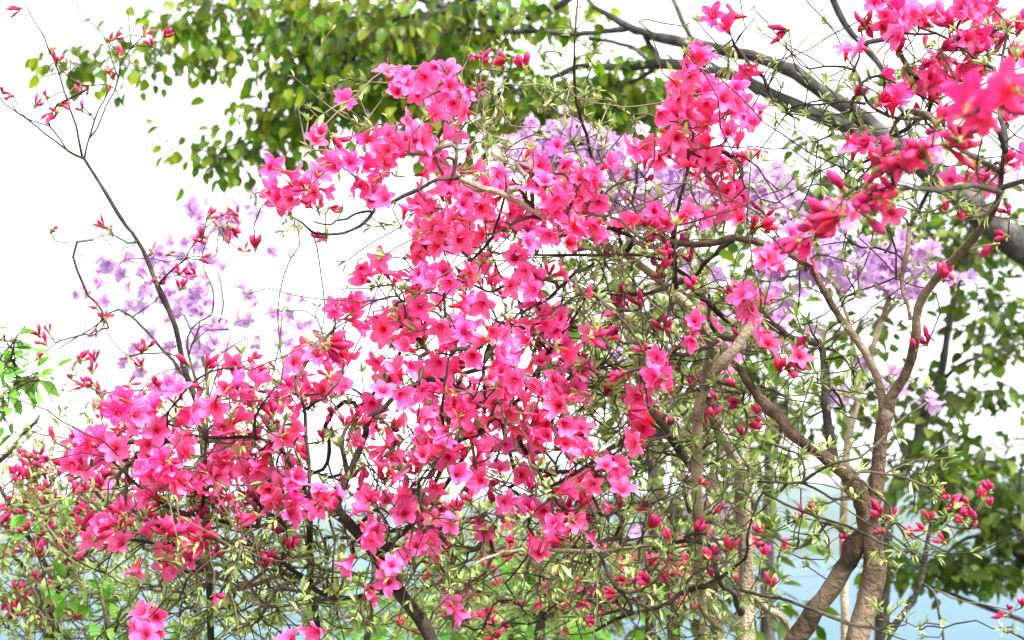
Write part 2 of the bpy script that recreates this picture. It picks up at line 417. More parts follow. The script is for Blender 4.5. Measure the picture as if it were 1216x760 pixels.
class Plant:
    def __init__(self, name, base, label, cat, bark, twig, group=None, leaf_r=0.0009, twig_max=0.0034):
        self.root = empty(name, base, label, cat, group)
        self.bark, self.twig_mat, self.leaf_r, self.twig_max = bark, twig, leaf_r, twig_max
        self.pos, self.dir, self.par, self.main = [], [], [], []     # skeleton nodes
        self.nt, self.tips = 0, []

    def limb(self, pts, name='branch', sides=10, rough=0.05, wob=0.004, bark=None, grow=True):
        """a main stem or branch through (px, py, depth, width in photo pixels)"""
        a = np.asarray(pts, float)
        xyz = P(a[:, 0], a[:, 1], a[:, 2]); r = a[:, 3] / 2 * a[:, 2] / FPX
        c = catmull(np.hstack((xyz, r[:, None])), 0.02 if r.max() < 0.012 else 0.035)
        n = len(c); nz = np.cumsum(rng.normal(0, 1, (n, 3)), 0); nz -= np.linspace(0, 1, n)[:, None] * nz[-1]
        nz = nz / max(1.0, np.abs(nz).max()) * wob
        c[:, :3] += nz; rr = np.maximum(c[:, 3], 0.0005) * (1 + rng.normal(0, 0.035, n))
        for k in range(0, n, max(1, int(rng.integers(7, 13)))):      # knots where side shoots leave
            rr[max(0, k - 1):k + 2] *= rng.uniform(1.02, 1.10); rr[k] *= rng.uniform(1.04, 1.16)
        b = MB(); ring_tube(b, c[:, :3], rr, sides, rough=rough)
        o = b.build(name, bark or self.bark, self.root)
        if grow:
            self.nodes(c[:, :3])
        return o

    def trunk(self, pts, **kw):
        """a stem carried on down to the ground at the plant's base, below the picture"""
        a = [list(p) for p in pts]
        return self.limb(a, name='trunk', sides=kw.pop('sides', 12), **kw)

    def nodes(self, c, par=None):
        d = unit(np.gradient(c, axis=0)); i0 = len(self.pos)
        for k in range(len(c)):
            self.pos.append(c[k]); self.dir.append(d[k]); self.par.append(-1); self.main.append(True)
        return i0

    def shoot(self, targets, kink=0.16, arch=0.35, seg=0.024):
        """thin twigs that reach each target from the nearest wood; returns the end directions"""
        targets = np.asarray(targets, float); ends = np.zeros((len(targets), 3))
        P0 = np.array(self.pos); D0 = np.array(self.dir)
        dist = np.array([np.min(np.linalg.norm(P0 - t, axis=1)) for t in targets])
        for i in np.argsort(dist):
            t = targets[i]; d = t - P0; L = np.linalg.norm(d, axis=1) + 1e-6
            cost = L * (1.35 - 0.35 * np.sum(d * D0, axis=1) / L)
            j = int(np.argmin(cost)); L = L[j]; n = max(2, int(L / seg) + 1)
            u = np.linspace(0, 1, n + 1)[:, None]
            ctrl = P0[j] + D0[j] * L * arch + np.array((0, 0, -0.04 * L)) + rng.normal(0, 0.10 * L, 3)
            c = (1 - u) ** 2 * P0[j] + 2 * u * (1 - u) * ctrl + u ** 2 * t
            if n > 2:
                c[1:-1] += rng.normal(0, kink * min(seg, L / n), (n - 1, 3))
            dd = unit(np.gradient(c, axis=0)); ends[i] = dd[-1]; prev = j
            for k in range(1, n + 1):
                self.pos.append(c[k]); self.dir.append(dd[k]); self.par.append(prev); self.main.append(False)
                prev = len(self.pos) - 1
            P0 = np.vstack((P0, c[1:])); D0 = np.vstack((D0, dd[1:]))
        return ends

    def wander(self, n, long=(0.08, 0.24), tip=True, box=None):
        """long thin kinked shoots that wander off at any angle through the bush"""
        ok = range(len(self.pos)); T, E = [], []
        for _ in range(n):
            j = int(rng.choice(ok)); c = [self.pos[j]]; d = unit(self.dir[j] + rng.normal(0, 0.8, 3) * np.array((1, 0.7, 1)))
            L = rng.uniform(*long); k = max(4, int(L / 0.022)); prev = j
            for q in range(k):
                d = unit(d + rng.normal(0, 0.16, 3) + np.array((0, 0, 0.03)))
                if rng.uniform() < 0.14:
                    d = unit(d + rng.normal(0, 0.5, 3))
                p = self.pos[prev] + d * L / k
                self.pos.append(p); self.dir.append(d); self.par.append(prev); self.main.append(False); prev = len(self.pos) - 1
            T.append(self.pos[prev]); E.append(d)
        if tip:
            self.tips.append((np.array(T), np.array(E), (3, 6), (0.012, 0.022)))

    def build_twigs(self, name='twigs', sides=5):
        n = len(self.pos); e = 2.5
        acc = np.zeros(n); kids = [[] for _ in range(n)]
        for i in range(n):
            if self.par[i] >= 0:
                kids[self.par[i]].append(i)
        rad = np.full(n, self.leaf_r)
        for i in range(n - 1, -1, -1):
            if self.main[i]:
                continue
            if acc[i] > 0:
                rad[i] = max(self.leaf_r, min(self.twig_max, acc[i] ** (1 / e)))
            acc[self.par[i]] += rad[i] ** e * 1.03
        sprays = []                                                    # one spray of twigs for each shoot that leaves a limb
        for i in range(n):
            if not self.main[i]:
                continue
            for k0 in kids[i]:
                chains, todo = [], [(i, k0)]
                while todo:
                    a, k = todo.pop(); ch = [a, k]; cur = k
                    while kids[cur]:                                   # follow the thickest child to its tip
                        ks = sorted(kids[cur], key=lambda q: -rad[q])
                        todo += [(cur, q) for q in ks[1:]]
                        cur = ks[0]; ch.append(cur)
                    chains.append(ch)
                sprays.append((sum(len(c) for c in chains), chains))
        sprays.sort(key=lambda q: -q[0])
        rest = MB()
        for q, (_, chains) in enumerate(sprays):
            b = MB() if q < 90 else rest
            for ch in chains:
                r = rad[ch].copy(); r[0] = r[1]
                ring_tube(b, np.array([self.pos[c] for c in ch]), r * (1 + rng.normal(0, 0.06, len(r))), sides)
            if b is not rest:
                b.build('twig', self.twig_mat, self.root)
        if rest.n:
            o = rest.build('fine_twigs', self.twig_mat, self.root); o['kind'] = 'stuff'
        self.twig_nodes = [i for i in range(n) if not self.main[i]]

    # -------- what the twigs carry
    def flowers(self, lst, d0, spread=0.06, name='flower', meshes=None, tmpl=None, mats=None, size=0.70, cap=100, face=0.55, up=0.1, stamens=True, stuff_name='blossoms', jit=3.0, deep=0.10, more=0.0):
        """lst: photo pixels of flower mouths (x, y[, depth]); each is a flower of its own, the smallest past the cap one mass"""
        plain = meshes is None; meshes = meshes or FLOWER_ME; tmpl = tmpl or FLOWERS; mats = mats or [PINK, CALYX]
        a = np.array([(q[0], q[1], q[2] if len(q) > 2 else -1) for q in lst], float)
        if more:                                                       # a second bloom of the same truss beside some of them
            twin = a[rng.uniform(0, 1, len(a)) < more].copy(); ang = rng.uniform(0, 6.28, len(twin))
            twin[:, 0] += 19 * np.cos(ang); twin[:, 1] += 19 * np.sin(ang); a = np.vstack((a, twin))
        n = len(a)
        x = a[:, 0] + rng.normal(0, jit, n); y = a[:, 1] + rng.normal(0, jit, n)
        wave = np.sin(x * 0.021 + y * 0.013) * 0.6 + np.sin(x * 0.037 - y * 0.029 + 1.3) * 0.4
        d = np.where(a[:, 2] > 0, a[:, 2], d0 + spread * (wave + rng.normal(0, 0.45, n)))
        mouth = P(x, y, d); s = size * rng.uniform(0.78, 1.14, n)
        fac = unit(-F_AX * face + np.array((0, 0, up)) + rng.normal(0, 0.52, (n, 3)))
        foot = mouth - fac * (0.033 * s)[:, None]
        self.shoot(foot - fac * 0.004)
        rot = frames(fac); order = np.argsort(d); kind = rng.integers(0, len(meshes), n)
        base = np.array(self.root.location)
        from mathutils import Matrix
        for i in order[:cap]:
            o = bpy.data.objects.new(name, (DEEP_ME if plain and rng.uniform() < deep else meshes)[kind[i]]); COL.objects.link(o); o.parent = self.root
            M = Matrix([list(rot[i][r] * s[i]) + [0] for r in range(3)] + [[0, 0, 0, 1]])
            M.translation = Vector(foot[i] - base); o.matrix_local = M
            if stamens and fac[i] @ -F_AX > 0.25:
                st = bpy.data.objects.new('stamens', STAM_ME[kind[i]]); COL.objects.link(st); st.parent = o
        rest = order[cap:]
        if len(rest):
            b = MB()
            for k in range(len(tmpl)):
                r = rest[kind[rest] == k]
                b.scatter(tmpl[k], foot[r], rot[r], s[r], rng.uniform(0, 1, len(r)))
            o = b.build(stuff_name, mats, self.root); o['kind'] = 'stuff'

    def buds(self, lst, d0, spread=0.06, small=False, size=1.0, cap=100, up=0.5, out=0.25, jit=2.0):
        a = np.array([(q[0], q[1], q[2] if len(q) > 2 else -1) for q in lst], float); n = len(a)
        d = np.where(a[:, 2] > 0, a[:, 2], d0 + spread * rng.normal(0, 1, n))
        pos = P(a[:, 0] + rng.normal(0, jit, n), a[:, 1] + rng.normal(0, jit, n) + 6, d)
        self.shoot(pos)
        ax = unit(rng.normal(0, 0.5, (n, 3)) + np.array((0, 0, up)) - F_AX * out)
        rot = frames(ax); s = size * rng.uniform(0.8, 1.2, n)
        mes = SBUD_ME if small else BUD_ME; tm = SMALL_BUDS if small else BUDS
        kind = rng.integers(0, len(mes), n); order = np.argsort(d); base = np.array(self.root.location)
        from mathutils import Matrix
        for i in order[:cap]:
            o = bpy.data.objects.new('bud_cluster', mes[kind[i]]); COL.objects.link(o); o.parent = self.root
            M = Matrix([list(rot[i][r] * s[i]) + [0] for r in range(3)] + [[0, 0, 0, 1]])
            M.translation = Vector(pos[i] - base); o.matrix_local = M
        rest = order[cap:]
        if len(rest):
            b = MB()
            for k in range(len(tm)):
                r = rest[kind[rest] == k]; b.scatter(tm[k], pos[r], rot[r], s[r], rng.uniform(0, 1, len(r)))
            o = b.build('far_buds', [RED, SCALE, YOUNG], self.root); o['kind'] = 'stuff'

    def tufts(self, blobs, n_leaf=(4, 7), size=(0.011, 0.0215), extra=0.8):
        """whorls of young leaves on twig tips; blobs: (cx, cy, rx, ry, number, near, far)"""
        T = []
        for cx, cy, rx, ry, n, d0, d1 in blobs:
            a = rng.uniform(0, 2 * math.pi, n); r = np.sqrt(rng.uniform(0, 1, n))
            T.append(P(cx + rx * r * np.cos(a), cy + ry * r * np.sin(a), rng.uniform(d0, d1, n)))
        T = np.vstack(T); e = self.shoot(T)
        self.tips.append((T, e, n_leaf, size))
        self.extra = extra

    def build_foliage(self, mat=None, tmpl=LEAF_NARROW, name='foliage', open_=0.75):
        tw = [i for i in range(len(self.pos)) if not self.main[i]]
        pos, axis, sc, rn = [], [], [], []
        groups = list(self.tips)
        k = int(len(tw) * 0.10 * getattr(self, 'extra', 0.5))
        if k:
            pick = rng.choice(tw, k, replace=False)
            groups.append((np.array([self.pos[i] for i in pick]), np.array([self.dir[i] for i in pick]), (2, 4), self.tips[0][3] if self.tips else (0.012, 0.02)))
        for T, e, nl, size in groups:
            e = unit(e + np.array((0, 0, 0.35)) + rng.normal(0, 0.2, e.shape)); fr = frames(e)
            for t, f in zip(T, fr):
                n = rng.integers(nl[0], nl[1] + 1); a = np.arange(n) * 2.4 + rng.uniform(0, 6.28)
                o = open_ * rng.uniform(0.5, 1.35, n); tr = rng.uniform(0, 1)
                ax = f[:, 2] + (np.cos(a) * o)[:, None] * f[:, 0] + (np.sin(a) * o)[:, None] * f[:, 1]
                pos.append(np.repeat(t[None], n, 0)); axis.append(ax); s = rng.uniform(size[0], size[1]) * rng.uniform(0.6, 1.15, n)
                sc.append(s); rn.append(np.clip(tr + rng.normal(0, 0.12, n), 0, 1))
        if not pos:
            return
        pos, axis, sc, rn = np.vstack(pos), unit(np.vstack(axis)), np.concatenate(sc), np.concatenate(rn)
        # upper face of each leaf turned to the sky
        x = unit(np.cross(np.array((0, 0, 1.0)) + rng.normal(0, 0.3, axis.shape), axis)); y = np.cross(axis, x)
        rot = np.stack((x, y, axis), 2)
        b = MB(); b.scatter(tmpl, pos, rot, sc, rn); b.build(name, mat or YOUNG, self.root)


def crown(plant, blobs, mat, tmpl, size, droop=0.5, per=7, name='crown', spread=0.05, flat=1.0):
    """a tree crown: leafy sprays on twigs, built through the crown's volume; blobs: (cx, cy, rx, ry, sprays, near, far)"""
    T = []
    for cx, cy, rx, ry, n, d0, d1 in blobs:
        a = rng.uniform(0, 2 * math.pi, n); r = np.sqrt(rng.uniform(0, 1, n))
        T.append(P(cx + rx * r * np.cos(a), cy + ry * r * np.sin(a), rng.uniform(d0, d1, n)))
    T = np.vstack(T)
    e = plant.shoot(T, seg=0.06)
    tips = []
    pos, axis, sc, rn = [], [], [], []
    for t, d in zip(T, e):
        n = rng.integers(max(2, per - 3), per + 3)
        tr = rng.uniform(0, 1); tips.append(np.repeat(t[None], n, 0))
        off = rng.normal(0, spread, (n, 3)) * np.array((1.35, 1.35, flat)); pos.append(t + off)
        axis.append(unit(off * 6 + d * 0.3 + rng.normal(0, 0.35, (n, 3)) + np.array((0, 0, -droop))))
        sc.append(rng.uniform(size[0], size[1], n)); rn.append(np.clip(tr + rng.normal(0, 0.15, n), 0, 1))
    pos, axis, sc, rn = np.vstack(pos), np.vstack(axis), np.concatenate(sc), np.concatenate(rn)
    x = unit(np.cross(np.array((0, 0, 1.0)) + rng.normal(0, 0.45, axis.shape), axis)); y = np.cross(axis, x)
    b = MB(); b.scatter(tmpl, pos, np.stack((x, y, axis), 2), sc, rn)
    # a leaf stalk from the twig tip to every leaf
    stalk = MB(); ring_tube(stalk, np.array(((0, 0, 0), (0, 0.03, 0.5), (0, 0, 1.0))), np.array((1.0, 0.8, 0.6)), 3, cap=False)
    tip = np.concatenate(tips); v = pos - tip; ln = np.linalg.norm(v, axis=1)
    b.scatter(stalk, tip, frames(v), np.stack((np.full(len(ln), 0.0009), np.full(len(ln), 0.0009), ln), 1), rn, mat=1)
    b.build(name, [mat, plant.twig_mat], plant.root)


def pts(s):
    return [tuple(float(c) for c in w.split(',')) for w in s.split()]


def fill(cx, cy, rx, ry, n, d0=None, d1=None):
    a = rng.uniform(0, 2 * math.pi, n); r = np.sqrt(rng.uniform(0, 1, n))
    x, y = cx + rx * r * np.cos(a), cy + ry * r * np.sin(a)
    if d0 is None:
        return list(zip(x, y))
    return list(zip(x, y, rng.uniform(d0, d1, n)))

def gy(d):
    """photo row where level ground lies at depth d"""
    return 380.0 + (1.5 + d * _s) / _c * FPX / d


def foot(px, d):
    return P(px, gy(d), d)


def down(px, py, d, w, px2=None):
    """the unseen rest of a stem, from the picture's edge to the ground"""
    g = gy(d); x2 = px if px2 is None else px2
    return [(x2, g + 6, d, w * 1.45), ((px + x2) / 2 + 8, (py + g) / 2, d + 0.01, w * 1.15), (px, py, d, w)]


# ------------------------------------------------------------------ ground, lake, haze
def ground_mesh():
    ys = np.concatenate((np.linspace(-40, 14, 28), np.linspace(16, 160, 40), np.array((200, 400, 1000, 3000, 9000))))
    xs = np.concatenate((np.array((-9000, -3000, -900)), np.linspace(-200, 200, 61), np.array((900, 3000, 9000))))
    X, Y = np.meshgrid(xs, ys)
    t = np.clip((Y - 7) / 110, 0, 1)
    Z = -44 * (t * t * (3 - 2 * t)) + 0.05 * np.sin(X * 1.3) * np.sin(Y * 1.1 + 0.5) * np.exp(-(X / 30) ** 2)
    nx = len(xs); v = np.stack((X, Y, Z), -1).reshape(-1, 3)
    i = np.arange(len(ys) - 1)[:, None] * nx; j = np.arange(nx - 1)[None]
    b = MB(); b.add(v, [np.stack((i + j, i + j + 1, i + nx + j + 1, i + nx + j), -1).reshape(-1, 4)])
    return b


GROUND = bark_mat('grassy_soil', (0.05, 0.06, 0.02), (0.08, 0.10, 0.03), (0.14, 0.12, 0.07), 3, 0.3)
g = ground_mesh().build('ground', GROUND); g['kind'] = 'structure'
m, t, out = new_mat('lake_water'); L = t.links.new
pb = N(t, 'ShaderNodeBsdfPrincipled'); pb.inputs['Base Color'].default_value = (0.055, 0.105, 0.14, 1); pb.inputs['Roughness'].default_value = 0.9; pb.inputs['Specular IOR Level'].default_value = 0.05
nz = N(t, 'ShaderNodeTexNoise'); nz.inputs['Scale'].default_value = 0.25; nz.inputs['Detail'].default_value = 5
tc = N(t, 'ShaderNodeTexCoord'); L(tc.outputs['Object'], nz.inputs['Vector'])
bp = N(t, 'ShaderNodeBump'); bp.inputs['Strength'].default_value = 0.6; bp.inputs['Distance'].default_value = 0.4
L(nz.outputs['Fac'], bp.inputs['Height']); L(bp.outputs[0], pb.inputs['Normal']); L(pb.outputs[0], out.inputs['Surface'])
b = MB(); b.add([(-8900, 60, -40), (8900, 60, -40), (8900, 8900, -40), (-8900, 8900, -40)], [[(0, 1, 2, 3)]])
lake = b.build('lake', m); lake['kind'] = 'structure'

# wooded hills across the lake, rising to the right
xs = np.linspace(-1800, 1800, 121); ys = np.linspace(1050, 2100, 40)
X, Y = np.meshgrid(xs, ys)
H = 40 + 26 / (1 + np.exp(-(X - 290) / 90)) + 4 * np.sin(X / 70 + 1) + 2 * np.sin(X / 23)
prof = np.sin(np.clip((Y - 1050) / 700, 0, 1) * math.pi / 2) ** 1.3
Z = -43 + H * prof + rng.normal(0, 0.9, X.shape) * prof
v = np.stack((X, Y, Z), -1).reshape(-1, 3); i = np.arange(39)[:, None] * 121; jj = np.arange(120)[None]
b = MB(); b.add(v, [np.stack((i + jj, i + jj + 1, i + 121 + jj + 1, i + 121 + jj), -1).reshape(-1, 4)])
hl = b.build('hills', bark_mat('wooded_slope', (0.012, 0.035, 0.03), (0.02, 0.05, 0.045), (0.035, 0.07, 0.06), 0.02, 0.2)); hl['kind'] = 'structure'

HAZE = True
if HAZE:
    m, t, out = new_mat('haze_air')
    pv = t.nodes.new('ShaderNodeVolumePrincipled')
    pv.inputs['Density'].default_value = 0.00017; pv.inputs['Color'].default_value = (0.74, 0.87, 0.97, 1)
    t.links.new(pv.outputs[0], out.inputs['Volume'])
    b = MB(); x0, x1, y0, y1, z0, z1 = -9050, 9050, -60, 9050, -46, 70
    b.add([(x0, y0, z0), (x1, y0, z0), (x1, y1, z0), (x0, y1, z0), (x0, y0, z1), (x1, y0, z1), (x1, y1, z1), (x0, y1, z1)],
          [[(0, 3, 2, 1), (4, 5, 6, 7), (0, 1, 5, 4), (1, 2, 6, 5), (2, 3, 7, 6), (3, 0, 4, 7)]])
    hz = b.build('haze', m); hz['kind'] = 'stuff'

# ------------------------------------------------------------------ 1. pink azalea in the middle (dark bent stem)
AZ = 'pink azaleas in full flower'
a2 = Plant('azalea_shrub', foot(560, 2.05), 'pink azalea on a dark bent stem, the broad flowering mass in the middle', 'azalea', BARK_DARK, TWIG_DARK, AZ)
a2.trunk(down(512, 765, 2.05, 17, 560) + pts('497,735,2.05,16 478,712,2.05,15 447,662,2.04,14 424,633,2.03,13 405,612,2.03,12'))
a2.limb(pts('405,612,2.03,12 400,596,2.03,10 412,560,2.04,8 425,535,2.05,7.5 433,514,2.05,7 438,497,2.04,7 454,487,2.03,6.5 481,462,2.03,6 510,453,2.02,5.5 538,457,2.02,5 564,473,2.03,4'))
a2.limb(pts('412,560,2.04,6 409,516,2.08,5 419,500,2.1,4 431,478,2.12,3'), sides=7)
a2.limb(pts('400,600,2.03,7 376,600,2.0,5 370,545,1.97,4.5 366,505,1.97,4.5 364,483,1.97,4 357,472,1.97,3'), sides=7)
a2.limb(pts('364,483,1.97,4 380,474,1.96,3.5 393,465,1.96,3 407,443,1.96,2.5'), sides=6)
a2.limb(pts('447,662,2.04,9 470,640,2.1,7 505,610,2.14,6 540,560,2.16,5.5 575,505,2.14,5 620,470,2.1,4.5 650,420,2.1,4 680,379,2.08,3.5 705,341,2.07,3'), sides=7)
a2.limb(pts('505,610,2.14,5 520,560,2.1,4.5 541,528,2.05,4 560,520,2.04,4 574,514,2.03,3.5 588,480,2.03,3'), sides=6)
a2.limb(pts('540,560,2.16,5 530,510,2.05,4 524,487,2.0,4 528,465,1.97,3.5 532,442,1.96,3 535,420,1.96,2.5'), sides=6)
a2.limb(pts('478,712,2.05,9 462,690,2.1,6 436,708,2.12,6 400,712,2.1,6 372,702,2.08,5.5 352,690,2.05,5 330,700,2.0,4 305,740,1.98,4'), sides=7)
a2.limb(pts('650,580,2.05,4 683,561,2.04,5 707,545,2.04,5 735,523,2.06,6 760,514,2.1,7 790,512,2.16,8 817,550,2.25,9'), sides=8)
a2.limb(pts('616,372,2.02,3.5 648,351,2.02,3.5 670,335,2.02,4 705,313,2.06,4'), sides=6)
a2.limb(pts('575,505,2.14,4 590,396,2.04,3.2 603,384,2.02,3.2 616,372,2.02,3.2'), sides=6)
a2.limb(pts('586,549,1.97,2.5 597,521,1.97,3 602,497,1.97,3 607,475,1.97,2.5'), sides=6, grow=False)
F_A2 = pts('''433,331 436,324 457,315 397,367 402,372 414,367 431,389 426,380 454,391 453,382 466,376 473,380 488,393 481,403 486,414 499,386
373,417 383,426 359,419 407,414 400,427 414,422 490,344 505,332 510,336 534,336 531,320 510,322 617,331 624,320 610,341 642,343 631,336 674,322
647,372 633,369 659,376 645,391 631,389 660,388 534,395 522,382 550,382 553,393 531,407 571,401 583,396 574,362 557,362 598,414 597,400 700,395 664,412
642,431 614,427 521,432 455,462 412,459 403,452 569,449 581,447 610,450 595,456 595,469 586,481 604,494 621,490 610,514 626,476 645,464 655,464 648,475 683,468
681,497 673,506 686,511 669,530 690,530 699,537 678,538 650,500 635,521 638,537 647,514 535,481 548,494 536,512 521,507 558,514 509,540 505,550
461,516 452,533 470,542 447,550 499,545 505,537 502,511 421,519 640,607 625,600 602,603 665,585 680,585 687,575 672,625 682,622 660,627 635,640 650,640 637,655 702,642
515,642 525,632 515,657 505,645 492,642 507,647 475,660 455,670 467,670 442,695 440,705 460,695 415,672 430,607 440,592 460,592 475,590 437,627 447,632
757,475 769,499 752,521 729,550 733,560 741,575 720,553 532,717 575,632 500,470 540,440 470,430 440,430 490,440 560,425 610,460 660,450 480,500 470,570 520,580 550,560 480,560 530,548
596,532 570,540 620,560 665,480 700,470 690,440 680,415 620,405 590,430 555,470 500,500 480,610 500,600''')
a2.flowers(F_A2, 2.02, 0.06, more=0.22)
a2.flowers(fill(560, 450, 150, 110, 46, 2.1, 2.4) + fill(660, 580, 70, 90, 10, 2.15, 2.4), 2.2, name='flower', cap=0, stuff_name='inner_blossoms', size=0.78)
a2.buds(pts('''385,400 466,366 602,372 688,336 655,322 721,400 730,392 633,414 721,398 703,396 411,497 461,505 559,523 633,552 681,459 393,520 550,560 600,610 577,605 633,500 420,500
556,455 640,405 690,420 712,440 660,560 690,600 560,590 540,600 505,600 483,575 520,520 600,350 586,340 560,330 700,350 742,378 735,345 715,560 697,555''') + fill(560, 520, 220, 150, 45), 2.08, 0.08, size=0.8)
a2.buds(pts('384,404,1.92 388,402,1.92'), 1.92, size=1.15, jit=0)
a2.tufts([(430, 520, 110, 80, 72, 1.98, 2.25), (560, 400, 110, 90, 72, 2.0, 2.3), (620, 560, 150, 90, 120, 1.98, 2.35), (420, 660, 140, 90, 184, 1.95, 2.4),
          (580, 680, 160, 80, 136, 2.0, 2.5), (690, 400, 70, 110, 120, 2.0, 2.4), (490, 360, 60, 50, 18, 2.0, 2.2), (380, 350, 90, 60, 5, 2.1, 2.3)])
a2.wander(80); a2.build_twigs(); a2.build_foliage()

# ------------------------------------------------------------------ 2. pink azalea at the left
a1 = Plant('azalea_shrub', foot(375, 2.15), 'pink azalea on a thin upright stem, flowering low towards the left edge', 'azalea', BARK_DARK, TWIG_DARK, AZ)
a1.trunk(down(374, 765, 2.15, 9, 380) + pts('375,740,2.15,8 367,695,2.14,8 366,650,2.13,7.5 366,607,2.1,7 360,575,2.08,6 340,545,2.05,5'), sides=9)
a1.limb(pts('340,545,2.05,5 325,530,2.0,4 303,520,1.98,4 280,523,1.97,4 245,522,1.97,4 216,510,1.98,3.5 197,502,2.0,3'), sides=7)
a1.limb(pts('303,520,1.98,4 303,496,1.96,3.5 318,470,1.95,3 334,452,1.95,3'), sides=6)
a1.limb(pts('334,455,1.95,3 310,442,1.95,3 290,437,1.95,3.2 265,437,1.95,3.2 249,441,1.95,3.2 232,451,1.95,3 220,462,1.95,3 207,480,1.95,2.8 198,494,1.96,2.6 199,507,1.97,2.4'), sides=6)
a1.limb(pts('366,607,2.1,6 330,620,2.08,5 290,622,2.05,5 250,612,2.03,4.5 200,600,2.0,4 160,570,2.0,3.5 130,545,2.0,3'), sides=7)
a1.limb(pts('367,695,2.14,7 330,665,2.1,5 290,650,2.06,4.5 240,640,2.02,4 200,650,2.0,3.5 150,640,2.0,3'), sides=7)
a1.limb(pts('245,522,1.97,5 240,500,2.02,4 236,480,2.05,3'), sides=6)
a1.limb(pts('240,610,2.03,4 243,570,2.0,4 244,545,1.98,4 245,522,1.97,4'), sides=6)
F_A1 = pts('''204,455 196,462 209,465 280,453 294,459 268,461 285,464 171,474 161,480 148,474 134,482 139,491 175,496 187,507 161,505 148,513 130,511 177,525 163,490
103,521 91,527 109,531 124,527 85,542 128,535 138,533 95,540 237,490 253,486 266,511 280,511 228,492 216,521 208,529 192,550 216,542 204,558 222,530 276,544 303,550 266,554 237,558 290,556
181,583 171,587 192,578 200,562 235,570 216,566 245,566 261,570 282,587 288,595 225,575 205,570 128,624 116,624 142,632 146,648 136,622 179,626 224,636 216,638 202,652 208,675 202,673 227,663 237,644 194,652 218,658
163,673 359,450 364,459 345,449 386,464 335,480 355,504 332,518 322,540 310,543 319,557 305,559 348,559 327,597 315,590 352,592 377,597 352,583 402,585 392,590 380,585
170,740 182,735 190,745 176,750 163,748 342,755 372,747 105,530 117,519 150,500 180,480 185,545 255,560 260,585 310,570 340,570 300,575 170,560 285,495''')
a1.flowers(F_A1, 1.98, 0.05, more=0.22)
a1.flowers(fill(270, 540, 100, 60, 20, 2.08, 2.3) + fill(190, 560, 80, 70, 8, 2.1, 2.3), 2.2, cap=0, stuff_name='inner_blossoms', size=0.78)
a1.buds(pts('''183,451 243,430 296,422 222,428 310,432 322,428 120,492 107,628 142,615 152,612 192,626 205,628 212,630 198,620 118,645 250,480 90,520 245,455 270,430 330,432 300,480
230,600 240,612 250,590 270,610 290,620 100,600 95,620 310,605 340,620 280,640 260,650 255,700 300,690 330,500 320,490 66,520 60,540 170,600 186,600''') + fill(270, 600, 170, 80, 40), 2.04, 0.08, size=0.75)
a1.buds(pts('196,634,1.92 206,632,1.92 213,628,1.92 112,636,1.93 142,622,1.94'), 1.92, size=1.05, jit=0)
a1.tufts([(300, 500, 60, 50, 70, 1.96, 2.2), (270, 620, 110, 70, 200, 1.95, 2.4), (300, 700, 110, 70, 170, 1.95, 2.4), (150, 640, 80, 60, 70, 2.0, 2.4), (240, 720, 110, 50, 90, 2.0, 2.4), (180, 540, 90, 70, 40, 2.0, 2.2)])
a1.wander(60); a1.build_twigs(); a1.build_foliage()

# ------------------------------------------------------------------ 3. tangled azalea with pale stems, right of the middle
c1 = Plant('azalea_shrub', foot(885, 2.4), 'old azalea with pale stems in a leafy tangle, pink flowers along its top', 'azalea', BARK_PALE, TWIG, AZ)
c1.trunk(down(885, 765, 2.4, 21) + pts('884,735,2.4,20 886,690,2.4,19 884,640,2.4,18 882,600,2.39,17 878,560,2.36,15.5 866,531,2.33,15 850,504,2.3,14.5'))
c1.limb(pts('850,504,2.3,16 838,480,2.28,14 836,450,2.26,14 845,415,2.24,14 838,395,2.23,14 824,372,2.22,13.5 802,350,2.2,12 775,326,2.16,9 740,300,2.1,8 695,276,2.04,8 668,262,2.01,8 647,254,2.0,8 633,247,2.0,8 604,232,1.99,7.5 583,225,1.99,7 565,219,1.99,6.5 550,213,1.99,5.5 542,205,2.0,4'))
c1.limb(pts('838,770,2.36,10 832,700,2.3,12 829,620,2.2,13 827,560,2.12,13 828,500,2.06,12.5 833,466,2.04,12.5 846,442,2.02,12.5 858,428,2.01,12.5 874,410,2.0,13 888,390,2.0,13 902,371,2.0,12'), name='branch')
c1.limb(pts('902,371,2.12,10 916,386,2.14,9 930,398,2.16,9 948,404,2.19,9 973,408,2.22,9'), bark=BARK_DARK)
c1.limb(pts('883,398,2.13,7 868,404,2.12,7 852,402,2.12,6 846,390,2.12,5 843,372,2.13,4.5 842,350,2.14,4'), sides=7, bark=BARK_DARK)
c1.limb(pts('852,404,2.12,6 835,414,2.11,6 810,420,2.1,5.5 790,419,2.1,5 770,415,2.1,5 750,411,2.1,4'), sides=7, bark=BARK_DARK)
c1.limb(pts('881,398,2.14,7 862,378,2.14,7 840,356,2.13,7 825,341,2.12,7 818,332,2.12,6'), sides=8, bark=BARK_DARK)
c1.limb(pts('818,332,2.12,5 790,340,2.1,5 765,347,2.1,4.5 737,351,2.1,4'), sides=7, bark=BARK_DARK)
c1.limb(pts('818,332,2.12,5 803,320,2.1,5 794,311,2.1,4 770,306,2.09,3.5 710,304,2.06,3.2 660,303,2.04,3 617,302,2.02,2.6'), sides=6, bark=BARK_DARK)
c1.limb(pts('827,560,2.24,11 812,545,2.2,11 800,530,2.17,10 788,512,2.15,10 780,500,2.14,8 762,485,2.13,6 748,470,2.12,4'), bark=BARK_DARK)
c1.limb(pts('802,350,2.2,8 796,365,2.18,6 786,374,2.16,6 779,385,2.15,5 777,400,2.15,4'), sides=7, bark=BARK_DARK)
c1.limb(pts('830,470,2.2,6 860,470,2.2,4.5 880,464,2.2,4.5 900,460,2.2,4 930,470,2.22,3'), sides=6, bark=BARK_DARK)
